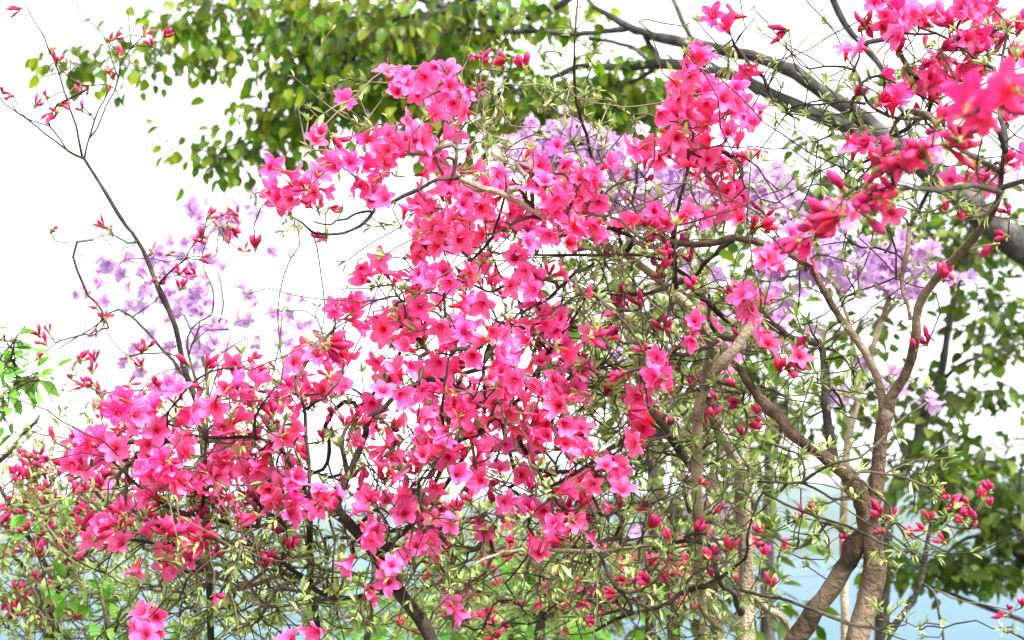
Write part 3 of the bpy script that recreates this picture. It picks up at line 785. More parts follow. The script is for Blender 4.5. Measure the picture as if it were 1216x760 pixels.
c1.limb(pts('885,636,2.42,5 868,644,2.4,5.5 840,650,2.34,5.5 800,655,2.3,6 775,650,2.2,6 740,655,2.12,5.5 710,656,2.08,5 670,654,2.05,4 600,657,2.02,3.5 575,664,2.02,3 555,675,2.02,2.5'), sides=7)
c1.limb(pts('882,730,2.4,9 868,704,2.3,7 852,690,2.2,6 845,665,2.18,5.5 842,651,2.17,5 825,646,2.16,5 800,647,2.15,5 775,651,2.14,5'), sides=7, bark=BARK_DARK)
c1.limb(pts('852,690,2.2,6 838,698,2.2,7 825,702,2.2,7 808,708,2.2,6 795,716,2.2,5 770,722,2.2,4.5 730,735,2.2,4 705,750,2.2,3.5'), sides=7, bark=BARK_DARK)
c1.limb(pts('852,690,2.2,5 868,679,2.18,4 884,667,2.17,4 888,640,2.15,3.5 895,615,2.14,3 902,590,2.14,2.5'), sides=6, bark=BARK_DARK)
c1.limb(pts('710,656,2.08,5 718,672,2.08,5 727,690,2.08,5.5 738,703,2.08,5 748,716,2.08,4.5 752,730,2.08,3'), sides=6, bark=BARK_DARK)
c1.limb(pts('885,690,2.4,9 900,712,2.42,8 925,730,2.44,8 940,748,2.46,9 946,775,2.46,10'), sides=7)
c1.limb(pts('740,300,2.1,6 752,282,2.08,5 735,276,2.06,5 717,272,2.04,4 700,268,2.03,3'), sides=6, bark=BARK_DARK)
c1.limb(pts('752,282,2.08,5 760,288,2.06,6 772,290,2.06,6 786,290,2.05,5'), sides=6)
c1.limb(pts('647,256,2.0,6 630,258,2.0,4.5 615,262,2.0,4 603,269,2.0,4 597,275,2.0,3'), sides=6, bark=BARK_DARK)
c1.limb(pts('633,247,2.0,5 627,236,1.99,5 618,224,1.98,4 608,212,1.98,3'), sides=6, bark=BARK_DARK)
c1.limb(pts('550,213,1.99,5 536,212,2.0,4.5 521,212,2.0,4.5 505,221,2.0,4.5 481,231,2.0,4.5 462,241,2.0,4.5 447,247,2.0,4.5 438,259,2.0,4 416,273,2.0,4 397,279,2.0,3.5 380,280,2.0,3 369,277,2.0,3 359,266,2.0,2.5 345,256,2.0,2'), sides=7, bark=BARK_DARK)
c1.limb(pts('447,249,2.0,3.5 424,250,2.0,3 414,258,2.0,3 400,263,2.0,3 384,266,2.0,2.6 372,263,2.0,2'), sides=6, bark=BARK_DARK)
c1.limb(pts('559,310,2.04,3 574,294,2.03,3.5 583,280,2.02,3.5 590,255,2.01,3 598,220,2.0,2.6 600,205,2.0,2'), sides=6, bark=BARK_DARK)
c1.limb(pts('536,212,2.0,4 543,190,2.02,4 545,165,2.03,3.5 553,146,2.04,3 560,125,2.04,2.5'), sides=6, bark=BARK_DARK)
c1.limb(pts('740,300,2.1,5 725,255,2.14,4 710,215,2.16,4 702,181,2.15,4 692,143,2.12,4 688,120,2.1,3.5 683,85,2.08,3 684,60,2.06,2.5 687,-10,2.05,2'), sides=7, bark=BARK_DARK)
c1.limb(pts('802,350,2.2,7 800,315,2.16,6 800,280,2.12,5 806,235,2.1,4 815,200,2.08,4 818,165,2.08,3.5 820,135,2.08,3'), sides=7, bark=BARK_DARK)
c1.limb(pts('820,180,2.08,4 845,190,2.08,3 862,170,2.08,3 872,140,2.08,2.5'), sides=6, bark=BARK_DARK)
F_C = pts('''414,119 462,89 470,105 488,100 483,86 493,110 475,92 379,157 374,170 395,186 431,165 447,165 462,158 466,177 450,184 483,170 492,167 505,170
514,81 531,82 540,95 522,117 535,110 553,107 521,131 543,136 535,125 528,160 507,170 512,182 326,201 317,228 355,208 347,225 357,227 347,236 373,208 366,233 395,190 397,199 417,189
431,211 445,214 424,220 440,228 442,237 459,230 455,189 467,185 466,199 504,206 483,247 499,244 495,268 505,273 499,281 450,308 492,305 533,211 538,218
581,218 590,210 638,202 647,213 631,221 674,190 686,214 695,220 705,216 692,237 662,240 652,244 669,234 659,256 673,271 686,275 681,265 705,271 505,245 522,263 534,263 512,273 541,273 526,277 515,290 550,287
552,240 559,234 572,250 621,287 612,296 647,283 652,279 607,245 619,256 611,304 707,211 710,221 703,237 709,263 710,277 632,175 659,174 674,188
828,88 812,98 804,115 817,112 836,105 848,101 854,115 838,124 821,132 804,134 785,136 828,141 845,129 818,85 826,100 811,125 796,128 874,110 873,127 883,138 904,122 895,146
788,162 793,176 810,162 821,170 835,153 843,164 852,179 842,186 866,155 881,169 899,174 873,160 764,172 755,179 769,185 824,208 838,202 845,218 847,227 850,189 864,190 866,209 886,183 866,240 880,239 876,251 860,225 872,222 858,200
817,254 836,256 852,254 793,261 774,277 807,260 783,270 903,390 890,372 875,346 880,340 873,352 819,384 825,380 779,427 773,440 783,449 790,444 793,461 778,455 788,432 740,262 734,270 560,200 580,240 530,235 520,225 545,250''')
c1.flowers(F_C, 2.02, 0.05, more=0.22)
c1.flowers(fill(590, 260, 110, 80, 60, 2.06, 2.35) + fill(840, 150, 50, 60, 20, 2.1, 2.25) + fill(880, 380, 60, 60, 16, 2.3, 2.6) + fill(520, 150, 40, 50, 8, 2.1, 2.2), 2.2, cap=0, stuff_name='inner_blossoms', size=0.74)
c1.buds(pts('''393,158 559,65 572,68 564,100 567,92 515,145 550,183 603,63 621,77 819,66 810,70 822,62 379,240 388,240 372,245 388,276 367,217 303,295 610,273 621,275 632,273 572,247 786,297 797,304 769,208 734,270 728,264
748,365 730,365 757,360 807,403 812,407 800,408 757,475 752,521 769,499 885,500 899,490 884,513 870,345 905,246 908,255 895,270 902,262 823,440 880,455 863,655 840,660 815,677 785,680 770,690 735,700 715,705 700,735 820,665 830,570 735,712 700,640'''
          ) + fill(720, 260, 120, 60, 14) + fill(820, 420, 110, 120, 22) + fill(760, 640, 100, 80, 16), 2.1, 0.08, size=0.78)
c1.tufts([(760, 350, 100, 70, 136, 2.0, 2.5), (790, 460, 110, 80, 177, 2.0, 2.6), (790, 580, 120, 80, 156, 2.0, 2.6), (800, 700, 130, 70, 143, 2.0, 2.6), (900, 520, 50, 80, 41, 2.1, 2.6),
          (640, 140, 90, 50, 34, 2.0, 2.3), (720, 170, 60, 60, 24, 2.0, 2.3), (560, 170, 50, 70, 34, 2.0, 2.3), (420, 130, 60, 40, 16, 2.0, 2.2), (690, 70, 16, 60, 10, 2.0, 2.1), (780, 260, 100, 50, 61, 2.0, 2.4),
          (600, 250, 110, 60, 48, 2.0, 2.3), (410, 270, 90, 20, 10, 1.98, 2.05), (900, 250, 60, 60, 20, 2.0, 2.3), (900, 380, 60, 60, 34, 2.0, 2.4), (690, 700, 80, 60, 54, 2.05, 2.5)])
c1.wander(170); c1.build_twigs(); c1.build_foliage()

# ------------------------------------------------------------------ 4. forked azalea at the right
b1 = Plant('azalea_shrub', foot(1005, 1.95), 'azalea with thick brown forked trunk, red buds and blurred near flowers at its top', 'azalea', BARK_BROWN, TWIG_DARK, AZ)
b1.trunk(down(1016, 765, 1.95, 28) + pts('1026,730,1.95,26.5 1035,700,1.95,25.7 1037,670,1.95,24.9 1034,642,1.95,24.9 1029,616,1.95,25.7 1024,596,1.95,23.4 1014,576,1.95,21.2 1004,561,1.95,19.6 988,550,1.95,18.2'))
b1.limb(pts('900,840,2.02,25.9 948,758,2.0,24.5 966,728,1.99,23.8 986,700,1.98,22.3 1002,676,1.97,21.6 1014,656,1.96,20.2 1026,632,1.955,18.7'), sides=12)
b1.limb(pts('1030,625,1.95,20.2 1036,600,1.95,18.7 1040,570,1.95,17.3 1044,535,1.95,16.6 1048,505,1.95,15.8 1053,485,1.95,15.8'), sides=12)
b1.limb(pts('1053,490,1.95,14.4 1060,470,1.94,13.0 1073,448,1.93,12.2 1083,424,1.92,11.5 1087,395,1.91,10.8 1090,367,1.9,10.8 1104,345,1.88,10.1 1121,325,1.86,10.1 1140,305,1.84,9.4 1156,288,1.82,9.4 1170,270,1.8,8.6 1181,252,1.78,7.9 1188,228,1.76,7.2 1190,205,1.74,5.8 1193,175,1.7,5.0'))
b1.limb(pts('1052,492,1.95,12.2 1047,462,1.95,10.1 1040,438,1.95,9.4 1030,420,1.95,9.0 1018,403,1.95,8.6 1006,388,1.95,8.6 995,373,1.95,8.6 983,352,1.95,8.6 972,331,1.95,7.9 964,315,1.95,7.2'))
b1.limb(pts('964,315,1.95,9 945,307,1.96,9 927,298,1.97,8.5 908,289,1.98,8.5 892,282,1.99,8.5 875,279,2.0,8.5 858,283,2.01,8.5 840,288,2.02,8 807,288,2.03,7 785,284,2.04,5'))
b1.limb(pts('990,551,1.95,15.3 975,540,1.96,14.0 955,526,1.98,13.3 940,512,2.0,13.7 925,492,2.02,13.0 910,476,2.04,12.2 898,464,2.06,10.8 880,440,2.1,8.6 862,420,2.14,5.8'))
b1.limb(pts('990,545,1.955,12.0 987,515,1.98,11.0 984,488,2.0,10.6 983,465,2.02,10.1 982,444,2.03,10.1 978,425,2.05,9.2 973,408,2.06,8.3'), bark=BARK_DARK)
b1.limb(pts('875,281,2.0,7 862,294,2.01,6 850,300,2.02,5.5 835,315,2.05,5 824,328,2.08,4'), sides=7, bark=BARK_DARK)
b1.limb(pts('1188,229,1.76,7 1205,221,1.73,6 1225,214,1.7,5.5'), sides=7, bark=BARK_DARK)
b1.limb(pts('1188,230,1.76,7 1162,224,1.66,6.5 1140,223,1.6,6.5 1122,225,1.55,6.5 1100,226,1.5,6 1081,225,1.46,5 1060,220,1.42,4 1035,228,1.4,3'), sides=7, bark=BARK_DARK)
b1.limb(pts('1193,175,1.7,7 1186,150,1.6,6.5 1178,140,1.4,6.5 1170,132,1.2,6 1162,128,1.02,5'), sides=7, bark=BARK_DARK)
b1.limb(pts('1193,178,1.7,7 1192,150,1.75,6 1190,120,1.8,5 1180,80,1.85,4.5 1160,70,1.88,4 1130,50,1.9,3.5 1090,32,1.92,3'), sides=7, bark=BARK_DARK)
b1.limb(pts('1190,120,1.8,5 1192,60,1.85,4 1196,30,1.86,3.5 1180,10,1.88,3'), sides=6, bark=BARK_DARK)
b1.limb(pts('1190,205,1.74,7 1160,190,1.8,6 1125,170,1.85,6 1100,140,1.88,6.5 1078,136,1.9,7 1062,150,1.92,5 1054,165,1.93,3'), sides=7)
b1.limb(pts('1100,140,1.88,5 1065,142,1.9,4.5 1045,136,1.92,4.5 1028,122,1.93,4 1020,105,1.94,3.5 1013,86,1.94,3.2 1000,80,1.94,3 980,80,1.95,2.5 960,82,1.95,2'), sides=6, bark=BARK_DARK)
b1.limb(pts('1028,122,1.93,3.5 1000,118,1.95,3 975,120,1.96,3 950,122,1.98,2.6 935,128,2.0,2.6 920,122,2.0,2.4 925,105,2.0,2'), sides=6, bark=BARK_DARK)
b1.limb(pts('1013,86,1.94,3 1018,72,1.94,2.6 1022,50,1.93,2.2 1024,34,1.93,2'), sides=6, bark=BARK_DARK)
b1.limb(pts('1048,300,1.95,3 1060,280,1.95,3 1064,330,1.95,2.5'), sides=6, bark=BARK_DARK, grow=False)
b1.limb(pts('1100,480,1.9,2.5 1060,510,1.85,3 1020,545,1.83,3.2 1000,548,1.83,3.2 975,556,1.84,3.5 951,573,1.85,4 925,573,1.86,3 900,572,1.9,2.5'), sides=6, bark=BARK_DARK)
b1.limb(pts('951,573,1.85,3.5 975,588,1.85,3 985,592,1.85,3 1000,593,1.86,2.6 1020,590,1.9,2'), sides=6, bark=BARK_DARK)
b1.limb(pts('951,573,1.85,3 952,545,1.86,2.6 940,535,1.88,2.6 920,528,1.9,2'), sides=6, bark=BARK_DARK)
b1.limb(pts('905,585,1.9,3 945,605,1.85,3.2 985,620,1.8,3.2 1020,634,1.77,3.5 1042,645,1.77,3.5 1060,650,1.79,2.5 1072,658,1.8,2'), sides=6, bark=BARK_DARK, grow=False)
b1.limb(pts('880,700,2.0,4 910,706,1.9,4 938,710,1.84,4 965,722,1.82,4 1000,735,1.82,4 1025,742,1.83,3.5 1045,745,1.84,3 1075,742,1.84,2'), sides=6, bark=BARK_DARK)
b1.limb(pts('1082,380,1.92,4 1072,330,1.95,5 1078,290,1.98,6 1080,270,2.0,5'), sides=7)
F_B = pts('''1045,2 1065,6 1055,14 1088,18 1075,20 1100,18 1057,30 1047,37 1069,35 1075,40 1116,10 1138,10 1158,10 1171,8 1128,18 1180,14 1148,47 1158,51 1165,49 1142,51 1118,67 1140,8
1004,61 1049,87 1090,95 1106,95 1114,89 1116,103 1144,81 1158,79 1148,95 1163,83 1134,85 1069,112 1081,110 1064,115 1098,104 1014,173 1032,167 1024,170 1133,213 1168,207 1185,204 1176,212 1055,239 1060,250 1048,235 920,301 915,308 968,315 951,421 1210,130 1208,195 1213,60
834,58 866,22 861,30 840,62 823,66 889,92 925,312 985,264,1.6 964,274,1.6 1000,250,1.55 1017,242,1.5  1098,181,1.38 958,285,1.6 990,252,1.58''')
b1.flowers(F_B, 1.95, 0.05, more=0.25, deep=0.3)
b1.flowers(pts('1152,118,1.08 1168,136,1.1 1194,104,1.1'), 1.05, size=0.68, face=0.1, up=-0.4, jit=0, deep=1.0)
b1.buds(pts('''1025,14 1025,28 1069,61 1051,120 1019,105 1087,136 1199,32 1169,36 1180,38 1199,79 1207,30 1106,69 1098,51 1106,30 1119,155 1130,138 1125,248 1145,238 1197,274 1185,280 961,390 927,438 935,430 1121,325 1100,405 1090,410 936,30 1183,30 1150,60 1200,250
1133,325 940,430 1210,35 1190,190 1160,200 1150,195 900,265 1200,70 1115,60 1110,64 1135,32 1175,22 1165,210 1040,120 1050,622 1045,610 1010,635'''), 1.93, 0.04, size=0.85)
b1.buds(pts('1050,185,1.4 1036,200,1.42 1072,176,1.4 1060,205,1.42 1084,196,1.4 1045,228,1.42 1026,216,1.44 1020,238,1.44 1006,226,1.46 1003,250,1.46 988,244,1.48 990,262,1.5 972,258,1.52 966,278,1.54 1094,168,1.36 1104,188,1.36 1118,164,1.34 1130,146,1.32 1112,146,1.34 952,282,1.58 1142,160,1.3 1030,250,1.44 1066,222,1.42 1150,135,1.25 1180,120,1.15'), 1.38, 0.02, size=1.02, up=0.35, out=0.05)
b1.tufts([(1080, 130, 90, 60, 50, 1.9, 2.1), (1130, 60, 80, 50, 30, 1.9, 2.05), (1020, 190, 60, 40, 30, 1.9, 2.1), (1130, 240, 70, 30, 26, 1.75, 1.95), (960, 120, 60, 40, 26, 1.9, 2.05), (980, 560, 70, 40, 26, 1.85, 1.95), (970, 440, 60, 60, 40, 1.95, 2.15),
          (1060, 650, 30, 30, 8, 1.78, 1.85), (1060, 735, 30, 16, 9, 1.82, 1.86), (960, 640, 50, 40, 30, 1.95, 2.1), (1000, 330, 90, 60, 24, 1.9, 2.1), (1090, 560, 30, 40, 8, 1.85, 1.95), (1180, 60, 30, 40, 14, 1.85, 1.95), (870, 70, 60, 30, 8, 1.98, 2.05)])
b1.wander(60); b1.build_twigs(); b1.build_foliage()

# ------------------------------------------------------------------ 5. thin bare azalea at the left, red buds
d1 = Plant('azalea_sapling', foot(262, 2.3), 'tall thin leaning azalea with bare grey shoots and small red buds against the white sky', 'azalea', BARK_DARK, TWIG_DARK, 'azaleas still in bud')
d1.trunk(down(250, 765, 2.3, 9, 262) + pts('243,560,2.3,8 240,510,2.3,8 235,480,2.3,8 226,455,2.3,7.5 219,434,2.3,7 211,391,2.3,6.5 200,365,2.3,6.2 188,339,2.3,6 176,310,2.3,5.5 164,286,2.3,5 151,268,2.3,4.6 138,250,2.3,4.4 118,218,2.3,4 99,187,2.3,3.6'), sides=8)
d1.limb(pts('99,187,2.3,3 90,150,2.29,2.6 79,108,2.28,2.4 66,69,2.27,2 52,45,2.26,1.8 40,26,2.25,1.6 32,8,2.25,1.4'), sides=6)
d1.limb(pts('99,187,2.3,3 76,173,2.32,2.6 56,157,2.33,2.4 30,138,2.35,2.2 7,122,2.36,2 -5,112,2.36,1.8'), sides=6)
d1.limb(pts('99,187,2.3,2.6 80,180,2.27,2.2 57,150,2.25,2 35,140,2.24,1.6 14,125,2.23,1.4'), sides=6)
d1.limb(pts('99,187,2.3,2.6 105,164,2.32,2.4 113,141,2.33,2.2 124,118,2.34,1.8 131,102,2.35,1.6'), sides=6)
d1.limb(pts('105,164,2.32,2 118,140,2.3,1.8 135,110,2.29,1.8 141,79,2.28,1.8 150,59,2.28,1.6 152,35,2.28,1.4 151,10,2.27,1.2'), sides=6)
d1.limb(pts('164,286,2.3,3.4 152,290,2.28,2.6 133,281,2.27,2 110,285,2.26,1.4 78,288,2.25,1.1'), sides=6)
d1.limb(pts('188,339,2.3,3 205,320,2.28,2.4 218,308,2.27,2 230,290,2.26,1.6'), sides=6)
d1.limb(pts('226,455,2.3,4.5 205,428,2.35,4 185,404,2.38,3.6 170,388,2.39,3.2 156,375,2.4,3 141,365,2.4,2.6 120,380,2.4,2.2 98,396,2.4,1.8 75,410,2.4,1.5 58,421,2.4,1.2'), sides=6)
d1.limb(pts('156,375,2.4,2.4 170,365,2.4,2 185,355,2.4,1.7 192,345,2.4,1.4'), sides=6)
d1.limb(pts('237,470,2.3,4 228,390,2.4,2.6 237,380,2.42,2.4 252,370,2.42,2.2 255,350,2.42,2 248,330,2.42,1.8 240,315,2.42,1.6 243,290,2.4,1.4 255,268,2.4,1.2'), sides=6)
d1.buds(pts('''7,105 16,107 30,4 65,68 128,46 137,40 172,35 180,48 145,62 190,42 127,92 135,84 95,95 100,105 42,120 58,112 70,118 63,128 75,126 100,128 108,100 60,272 122,262 133,268 185,295 195,298 213,320 211,338 232,322 190,330 105,345 124,375 115,382 48,398 56,390 52,405 56,412
237,285 245,255 255,262 262,252 275,262 250,275 292,292 170,412 178,408 155,418 118,362 240,300 268,240 280,250'''), 2.27, 0.05, small=True, out=0.15, size=0.85)
d1.tufts([(60, 75, 30, 25, 8, 2.2, 2.3), (150, 90, 25, 40, 5, 2.2, 2.3), (120, 300, 70, 40, 7, 2.25, 2.4), (250, 400, 40, 30, 6, 2.2, 2.4)], n_leaf=(2, 4), size=(0.007, 0.012))
d1.wander(3); d1.build_twigs(); d1.build_foliage()

# ------------------------------------------------------------------ 6. lower left azalea, many small buds
e1 = Plant('azalea_shrub', foot(60, 2.9), 'fine twiggy azalea in the lower left with tiny red buds and few leaves', 'azalea', BARK_DARK, TWIG, 'azaleas still in bud', twig_max=0.003)
e1.trunk(down(60, 770, 2.9, 16) + pts('62,730,2.9,14 70,690,2.9,11 82,640,2.88,8 95,590,2.86,6'), sides=8)
e1.limb(pts('62,730,2.9,10 40,700,2.88,9 20,720,2.85,8 -10,745,2.8,8'), sides=7)
e1.limb(pts('70,700,2.9,8 40,650,2.9,6 15,600,2.9,5 -5,570,2.9,4'), sides=7)
e1.limb(pts('70,690,2.9,8 110,650,2.85,6 140,600,2.82,5 160,560,2.8,4'), sides=7)
e1.limb(pts('40,700,2.88,6 15,660,2.86,5 0,650,2.85,5'), sides=7)
e1.limb(pts('-6,552,2.6,6 10,540,2.6,5 25,520,2.6,4.5 38,506,2.6,4 47,494,2.6,3'), sides=7, grow=False)
e1.limb(pts('70,690,2.9,7 45,715,2.7,6 60,740,2.6,6 82,760,2.5,6'), sides=7, bark=BARK_DARK)
e1.buds(fill(60, 590, 70, 60, 70) + fill(50, 690, 60, 60, 36) + fill(150, 560, 70, 60, 36) + fill(110, 440, 30, 30, 8) + fill(150, 460, 60, 40, 10)
        + pts('10,592 22,590 32,597 12,598 18,630 26,625 40,632 55,628 15,705 30,712 22,715 60,720 68,718 14,690 25,695'), 2.8, 0.12, small=True, size=1.15, cap=100)
e1.tufts([(70, 560, 90, 60, 110, 2.6, 3.0), (70, 660, 100, 80, 260, 2.5, 3.1), (180, 640, 80, 80, 110, 2.6, 3.1), (90, 730, 110, 40, 160, 2.5, 3.1), (100, 480, 50, 30, 14, 2.6, 2.9)], size=(0.014, 0.026))
e1.wander(90); e1.build_twigs(); e1.build_foliage()

# ------------------------------------------------------------------ 7. budding azalea behind, bottom middle
f1 = Plant('azalea_shrub', foot(640, 3.2), 'leafy azalea behind the pink ones, scattered red buds low in the middle', 'azalea', BARK_DARK, TWIG, 'azaleas still in bud')
f1.trunk(down(640, 770, 3.2, 14) + pts('645,730,3.2,12 650,700,3.2,9 640,660,3.2,7'), sides=8)
f1.limb(pts('645,735,3.2,9 590,710,3.2,7 540,690,3.2,6 490,700,3.2,5'), sides=7)
f1.limb(pts('645,735,3.2,9 700,710,3.2,8 760,690,3.2,7 830,700,3.2,6'), sides=7)
f1.limb(pts('430,800,3.2,9 440,740,3.2,8 445,690,3.2,6 440,640,3.2,5'), sides=7)
f1.limb(pts('760,690,3.2,6 790,650,3.2,5 800,600,3.2,5'), sides=7)
f1.buds(fill(630, 690, 130, 60, 56) + fill(800, 680, 80, 50, 22) + fill(560, 620, 80, 40, 18) + fill(900, 660, 40, 40, 10) + fill(560, 740, 90, 20, 12), 3.1, 0.15, small=False, size=1.0, cap=100)
f1.tufts([(600, 690, 150, 70, 180, 2.9, 3.5), (780, 660, 110, 80, 144, 2.9, 3.5), (440, 700, 120, 60, 96, 2.9, 3.5), (600, 600, 120, 50, 54, 2.9, 3.4), (850, 520, 60, 90, 54, 2.9, 3.5), (780, 400, 110, 100, 78, 2.9, 3.5), (300, 720, 120, 40, 54, 2.9, 3.4)], size=(0.02, 0.034))
f1.wander(60); f1.build_twigs(); f1.build_foliage()

# ------------------------------------------------------------------ 8. budding azalea right of the fork
t1 = Plant('azalea_sapling', foot(1040, 2.7), 'slim grey azalea stem right of the brown trunk with red buds against the blue water', 'azalea', BARK_GREY, TWIG_DARK, 'azaleas still in bud')
t1.trunk(down(1048, 765, 2.7, 9) + pts('1066,738,2.7,8 1085,712,2.7,7 1094,690,2.7,6.5 1098,668,2.7,6 1103,640,2.7,5 1107,612,2.7,4 1108,592,2.7,3'), sides=8)
t1.limb(pts('1098,668,2.7,5 1080,650,2.7,4 1065,640,2.7,3.5 1050,625,2.7,3'), sides=6)
t1.limb(pts('1107,612,2.7,3.4 1125,622,2.7,3 1150,626,2.7,2.6 1160,610,2.7,2.2'), sides=6)
t1.limb(pts('1097,694,2.7,4 1110,705,2.68,3 1116,730,2.66,3 1120,752,2.66,3 1122,790,2.66,3'), sides=6)
t1.limb(pts('1230,775,2.4,4 1215,757,2.4,3.5 1196,748,2.4,3'), sides=6, grow=False)
t1.buds(pts('1050,612 1062,608 1042,620 1105,615 1110,612 1100,620 1122,586 1138,604 1150,600 1158,612 1168,590 1172,582 1135,596 1128,590 1150,620 1142,618 1120,640 1088,632 955,610 962,606 1155,606 1130,602 1200,718 1210,715 1195,722 1170,598'), 2.68, 0.03, size=0.82)
t1.tufts([(1100, 620, 60, 40, 14, 2.6, 2.75), (1190, 745, 16, 10, 4, 2.38, 2.42), (1040, 640, 60, 40, 14, 2.6, 2.8), (1100, 740, 40, 20, 6, 2.6, 2.7)])
t1.build_twigs(); t1.build_foliage()

# ------------------------------------------------------------------ 9. lilac azaleas behind
LG = 'lilac azaleas behind the pink ones'
lm = dict(meshes=LILAC_ME, tmpl=LILACS, mats=[LILAC, CALYX], stamens=False, stuff_name='blossoms', up=0.15, face=0.5)
p1 = Plant('lilac_azalea', foot(760, 3.5), 'pale lilac azalea behind the top of the pink mass, in front of green tree leaves', 'azalea', BARK_GREY, TWIG, LG)
p1.trunk(down(770, 765, 3.5, 14) + pts('775,600,3.5,12 765,450,3.5,10 750,330,3.5,8 745,270,3.5,7'), sides=8)
p1.limb(pts('750,330,3.5,7 700,260,3.45,5 660,210,3.4,4 630,180,3.4,3'), sides=6)
p1.limb(pts('765,400,3.5,7 800,300,3.45,5 850,240,3.4,4 890,210,3.4,3'), sides=6)
p1.flowers(pts('672,134 657,146 655,163 602,174 617,175 641,172 681,178 705,178 717,167 710,175 730,177 724,170 765,150 650,185 635,195 620,190 690,190 715,190 740,190 750,200 665,195 756,240 770,245 760,255 770,228 790,232 745,222 735,205 800,245 815,235 780,215 805,222 885,225 893,215 760,205 790,200 700,165 665,152 680,160 760,178 778,190 590,190 610,200')
           + fill(660, 175, 70, 30, 50) + fill(730, 185, 40, 25, 20) + fill(770, 235, 80, 35, 80) + fill(910, 225, 50, 30, 20) + pts('830,585 840,595 822,600 845,605 818,590 860,605 755,628 762,635 755,635 735,420 790,385 780,395 830,395 815,560 800,500 725,450'), 3.35, 0.1, size=0.86, **lm)
p1.tufts([(700, 200, 90, 40, 16, 3.3, 3.6), (790, 250, 90, 50, 24, 3.3, 3.6)], size=(0.02, 0.03))
p1.build_twigs(); p1.build_foliage()
p2 = Plant('lilac_azalea', foot(1010, 3.6), 'bright lilac azalea seen through the fork of the brown trunk', 'azalea', BARK_PALE, TWIG, LG)
p2.trunk(down(1005, 765, 3.6, 10) + pts('1003,600,3.6,9 1008,520,3.6,9 1020,470,3.6,8 1040,400,3.6,7 1060,340,3.6,6'), sides=8)
p2.limb(pts('1020,470,3.6,6 1010,400,3.55,5 990,340,3.5,4 970,310,3.5,3'), sides=6)
p2.limb(pts('1050,380,3.6,5 1080,340,3.55,4 1110,310,3.5,3'), sides=6)
p2.flowers(fill(1005, 305, 60, 35, 62) + fill(1070, 318, 55, 38, 62) + fill(940, 320, 40, 30, 22) + fill(930, 250, 30, 40, 9) + pts('1140,330 1148,325 1135,335 1045,455 1060,445 1065,460 1070,440 1000,468 990,470 1100,470 1105,482 985,470 1020,462 1107,480 1025,430')
           + fill(910, 390, 60, 50, 14) + fill(830, 340, 50, 40, 12), 3.5, 0.1, size=0.9, **lm)
p2.tufts([(1030, 310, 90, 40, 30, 3.4, 3.7), (1010, 470, 40, 30, 16, 3.4, 3.6)], size=(0.02, 0.03))
p2.build_twigs(); p2.build_foliage()
p3 = Plant('lilac_azalea', foot(220, 4.0), 'faint lilac azalea against the white sky behind the thin leaning stem', 'azalea', BARK_GREY, TWIG, LG)
p3.trunk(down(235, 765, 4.0, 10) + pts('240,600,4.0,8 245,500,4.0,6 245,440,4.0,5 235,400,4.0,4'), sides=8)
p3.limb(pts('245,440,4.0,4 215,370,4.0,3 190,330,4.0,2.5 160,310,4.0,2'), sides=6)
p3.limb(pts('245,420,4.0,4 265,360,4.0,3 258,310,4.0,2.5 260,260,4.0,2'), sides=6)
p3.flowers(fill(215, 325, 50, 40, 46) + fill(160, 330, 50, 40, 24) + fill(255, 260, 40, 30, 20) + fill(240, 385, 50, 35, 24) + fill(200, 430, 70, 30, 16) + fill(300, 390, 60, 30, 12) + fill(320, 235, 40, 20, 6) + pts('345,355 355,360 330,370 325,375 350,390 360,385 330,400 90,345 100,350 275,245 300,230 318,300 295,350 285,340 430,350 445,355'), 3.9, 0.1, size=0.86, **lm)
p3.build_twigs()

# ------------------------------------------------------------------ 10. big tree, grey limbs across the top
j = Plant('spreading_tree', P(1420, gy(4.6), 4.6), 'big grey-barked tree reaching in from the right edge, limbs crossing the top, yellow-green leaves', 'tree', BARK_GREY, BARK_GREY, 'trees behind the azaleas', leaf_r=0.0018, twig_max=0.012)
j.trunk([(1420, gy(4.6) + 10, 4.6, 90), (1410, 700, 4.6, 75), (1370, 480, 4.6, 62), (1310, 370, 4.55, 52), (1250, 318, 4.5, 40), (1214, 292, 4.5, 34), (1174, 264, 4.5, 31), (1150, 240, 4.5, 30), (1116, 210, 4.5, 29), (1080, 184, 4.5, 29), (1046, 163, 4.5, 28)], sides=14, wob=0.01)
j.limb(pts('1046,163,4.5,22 1010,150,4.5,20 971,137,4.52,18 935,121,4.55,17 903,106,4.6,16 870,90,4.65,15 838,86,4.7,14 800,80,4.75,14 772,80,4.8,11 749,84,4.85,9 718,83,4.9,8 686,82,4.95,7 665,90,5.0,6.5 645,97,5.05,6 624,104,5.1,5.5 600,110,5.15,5 570,113,5.2,4'), wob=0.012)
j.limb(pts('1046,163,4.5,22 1026,142,4.5,20 1005,127,4.5,19 980,108,4.5,18 954,92,4.52,17 925,80,4.55,16 903,72,4.58,15 870,62,4.6,15 845,56,4.65,14 820,52,4.7,14 800,48,4.75,13 762,36,4.8,11 745,26,4.85,9.5 729,18,4.9,8 706,7,4.95,6 685,-12,5.0,5'), wob=0.012)
j.limb(pts('800,50,4.75,9 775,44,4.8,8 745,36,4.85,7.5 710,39,4.9,7 673,41,5.0,6.5 640,38,5.05,6 604,39,5.1,6 565,38,5.15,5.5 531,38,5.2,5 482,39,5.3,4.5 430,42,5.4,4 390,58,5.5,3.5 330,92,5.6,3'), wob=0.012)
j.limb(pts('765,36,4.8,8 770,52,4.8,7 780,66,4.78,8 783,78,4.77,9'), sides=8)
j.limb(pts('700,45,4.95,5 732,50,4.85,5 757,60,4.8,5 770,72,4.78,5'), sides=8, grow=False)
